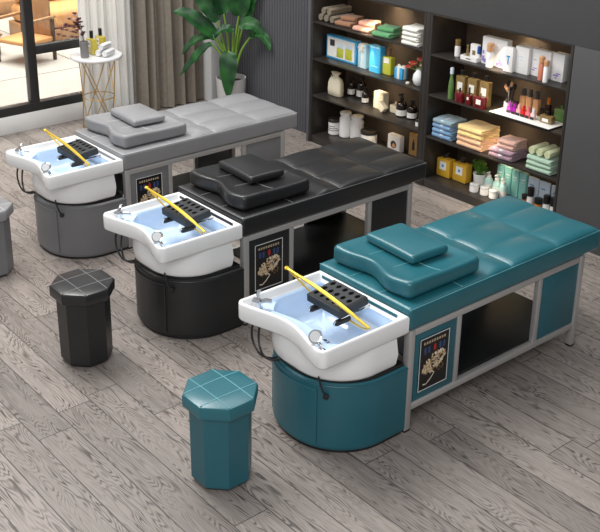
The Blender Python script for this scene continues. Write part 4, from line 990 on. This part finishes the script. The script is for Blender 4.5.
# ------------------------------------------------------------------ terrace beyond the window
PAVE = mat('pale_terrace_stone', (176, 172, 166), .8, bump=.3, bscale=30, var=.06, vscale=3)
b = BM(); box(b, -7, 9, WY + .1, 16, -.16, -.10); struct('ground', b, PAVE)
for i, (yy0, yy1) in enumerate(((WY + .12, 6.36), (6.375, 7.6), (7.615, 9.0))):
    b = BM()
    for k in range(8): box(b, -6 + k * 1.6, -6 + k * 1.6 + 1.588, yy0, yy1, -.0995, -.006 + .0 * i, .006)
    struct('ground.%03d' % (i + 1), b, PAVE)
def wood(name, c):
    m = mat(name, c, .6, bump=.2, bscale=40)
    nt = m.node_tree; p = nt.nodes['Principled BSDF']; tc = nt.nodes.new('ShaderNodeTexCoord'); mp = nt.nodes.new('ShaderNodeMapping'); mp.inputs['Scale'].default_value = (6, 6, .7)
    w = nt.nodes.new('ShaderNodeTexNoise'); w.inputs['Scale'].default_value = 5; w.inputs['Detail'].default_value = 4
    r = nt.nodes.new('ShaderNodeValToRGB'); r.color_ramp.elements[0].color = tuple(x * .65 for x in rgb(*c)[:3]) + (1,); r.color_ramp.elements[1].color = tuple(min(1, x * 1.25) for x in rgb(*c)[:3]) + (1,)
    nt.links.new(tc.outputs['Object'], mp.inputs[0]); nt.links.new(mp.outputs[0], w.inputs['Vector']); nt.links.new(w.outputs['Fac'], r.inputs['Fac']); nt.links.new(r.outputs['Color'], p.inputs['Base Color'])
    return m
WOODO, WOODD, WOODL = wood('orange_timber', (176, 112, 52)), wood('dark_timber', (70, 46, 30)), wood('pale_timber', (166, 126, 88))
CUSH = mat('apricot_canvas', (204, 150, 96), .85, bump=.3, bscale=120, var=.05)
# timber pavilion behind the terrace
t = thing('timber_pavilion', 'orange timber pavilion standing behind the terrace outside the window', 'building', (2.2, 9.6, -.006))
bb = BM(); box(bb, -3.4, 3.6, .30, .40, 0, 3.0); obj('back_wall', bb, WOODD, t)
bb = BM(); box(bb, -3.4, 3.6, -.55, .30, 0, .16, .01); obj('plinth', bb, WOODL, t)
for k in range(12):
    x0 = -3.3 + k * .60; bb = BM(); box(bb, x0, x0 + (.20 if k % 3 else .32), -.10, .29, .161, 2.8, .008); obj('timber_post', bb, WOODO if k % 4 else WOODL, t)
bb = BM(); box(bb, -3.4, 3.6, -.2, .40, 2.81, 3.0, .01); obj('roof_beam', bb, WOODO, t)
# bench with bolsters
t = thing('terrace_sofa', 'long apricot outdoor sofa with fat bolsters seen through the window', 'sofa', (2.95, 7.62, -.006))
bb = BM(); box(bb, -.98, 1.1, -.34, .42, .0, .17, .01); obj('sofa_base', bb, WOODL, t)
bb = BM(); rbox(bb, .06, .03, .2705, 1.03, .36, .10, .07, 10, 6, 1, 5); obj('seat_cushion', bb, CUSH, t)
bb = BM(); rbox(bb, .06, .27, .53, 1.03, .14, .158, .11, 10, 3, 2, 5); obj('back_bolster', bb, CUSH, t)
bb = BM(); rbox(bb, .06, .33, .825, 1.03, .12, .135, .11, 10, 3, 2, 5); obj('back_bolster', bb, CUSH, t)
# lounge bench left of the mullion
t = thing('slatted_lounger', 'slatted wooden lounger on the terrace left of the window mullion', 'lounger', (.92, 7.62, -.006))
for k in range(9): bb = BM(); box(bb, -.62, .62, -.36 + k * .085, -.36 + k * .085 + .066, .20, .225, .004); obj('slat', bb, WOODL, t)
for sx in (-.60, .56): bb = BM(); box(bb, sx, sx + .04, -.36, .385, .15, .1995, .004); obj('side_rail', bb, WOODL, t)
for sx in (-.59, .565):
    for sy in (-.34, .34): bb = BM(); box(bb, sx, sx + .03, sy, sy + .03, 0, .1495, .003); obj('leg', bb, WOODD, t)
for k in range(6): bb = BM(); M_ = Matrix.Translation((-.62, -.34 + k * .135, .226)) @ Matrix.Rotation(math.radians(-28), 4, 'Y'); box(bb, 0, .025, 0, .11, 0, .46, .004); bb.transform(M_); obj('back_slat', bb, WOODL, t)
t = thing('terrace_chair', 'wooden armchair on the terrace just right of the window mullion', 'chair', (1.62, 6.90, -.006), math.radians(20))
for sx in (-.2, .17):
    for sy in (-.22, .19): bb = BM(); box(bb, sx, sx + .03, sy, sy + .03, 0, .42 if sx > 0 else .40, .004); obj('leg', bb, WOODD, t)
bb = BM(); box(bb, -.19, .19, -.21, .21, .20, .24, .01); obj('seat', bb, CUSH, t)
for sy in (-.225, .19): bb = BM(); box(bb, -.22, .22, sy, sy + .04, .4205, .45, .008); obj('armrest', bb, WOODL, t)
bb = BM(); box(bb, .17, .20, -.18, .18, .2405, .62, .01); obj('backrest', bb, WOODL, t)


# ------------------------------------------------------------------ light
W = bpy.data.worlds.new('world'); S.world = W; W.use_nodes = True
bg = W.node_tree.nodes['Background']; bg.inputs['Color'].default_value = (.93, .96, 1.0, 1); bg.inputs['Strength'].default_value = .40
area('overhead_key', (-.9, 3.3, 5.0), (.5, .7, .2), 2.4, 2.4, 250, (1, .985, .96))  # unseen area lamp high inside the room, standing in for window light
area('added_top_soft', (1.2, 1.6, 4.4), (.8, 1.1, 0), 2.6, 2.6, 75, (1, .99, .97))  # added unseen softbox overhead, gives the leather its highlights
area('added_front_fill', (-3.6, -2.6, 3.6), (.2, .8, .3), 3.0, 2.0, 120, (1, .99, .98))  # added fill out of view by the camera, brightens the facing sides
area('terrace_daylight', (1.6, 7.4, 4.6), (1.7, 7.9, 0), 5.5, 3.0, 380, (1, .95, .86), 120)
for (y0, y1, zs) in ((2.07, 3.235, LZ), (.897, 2.03, RZ)):
    for z in (1.214,) + tuple(q - .013 for q in zs):
        area('shelf_led', (XC + .291, (y0 + y1) / 2, z - .0075), (XC + .40, (y0 + y1) / 2, z - .2), .012, y1 - y0 - .1, 2.3 if z > 1.2 else (.55 if z < .4 else 1.0), (1, .80, .54), 110)
vs = S.view_settings; S.display_settings.display_device = 'sRGB'
vs.view_transform = 'Standard'; vs.look = 'None'; vs.exposure = 0.08; vs.gamma = 1.0; vs.use_curve_mapping = False
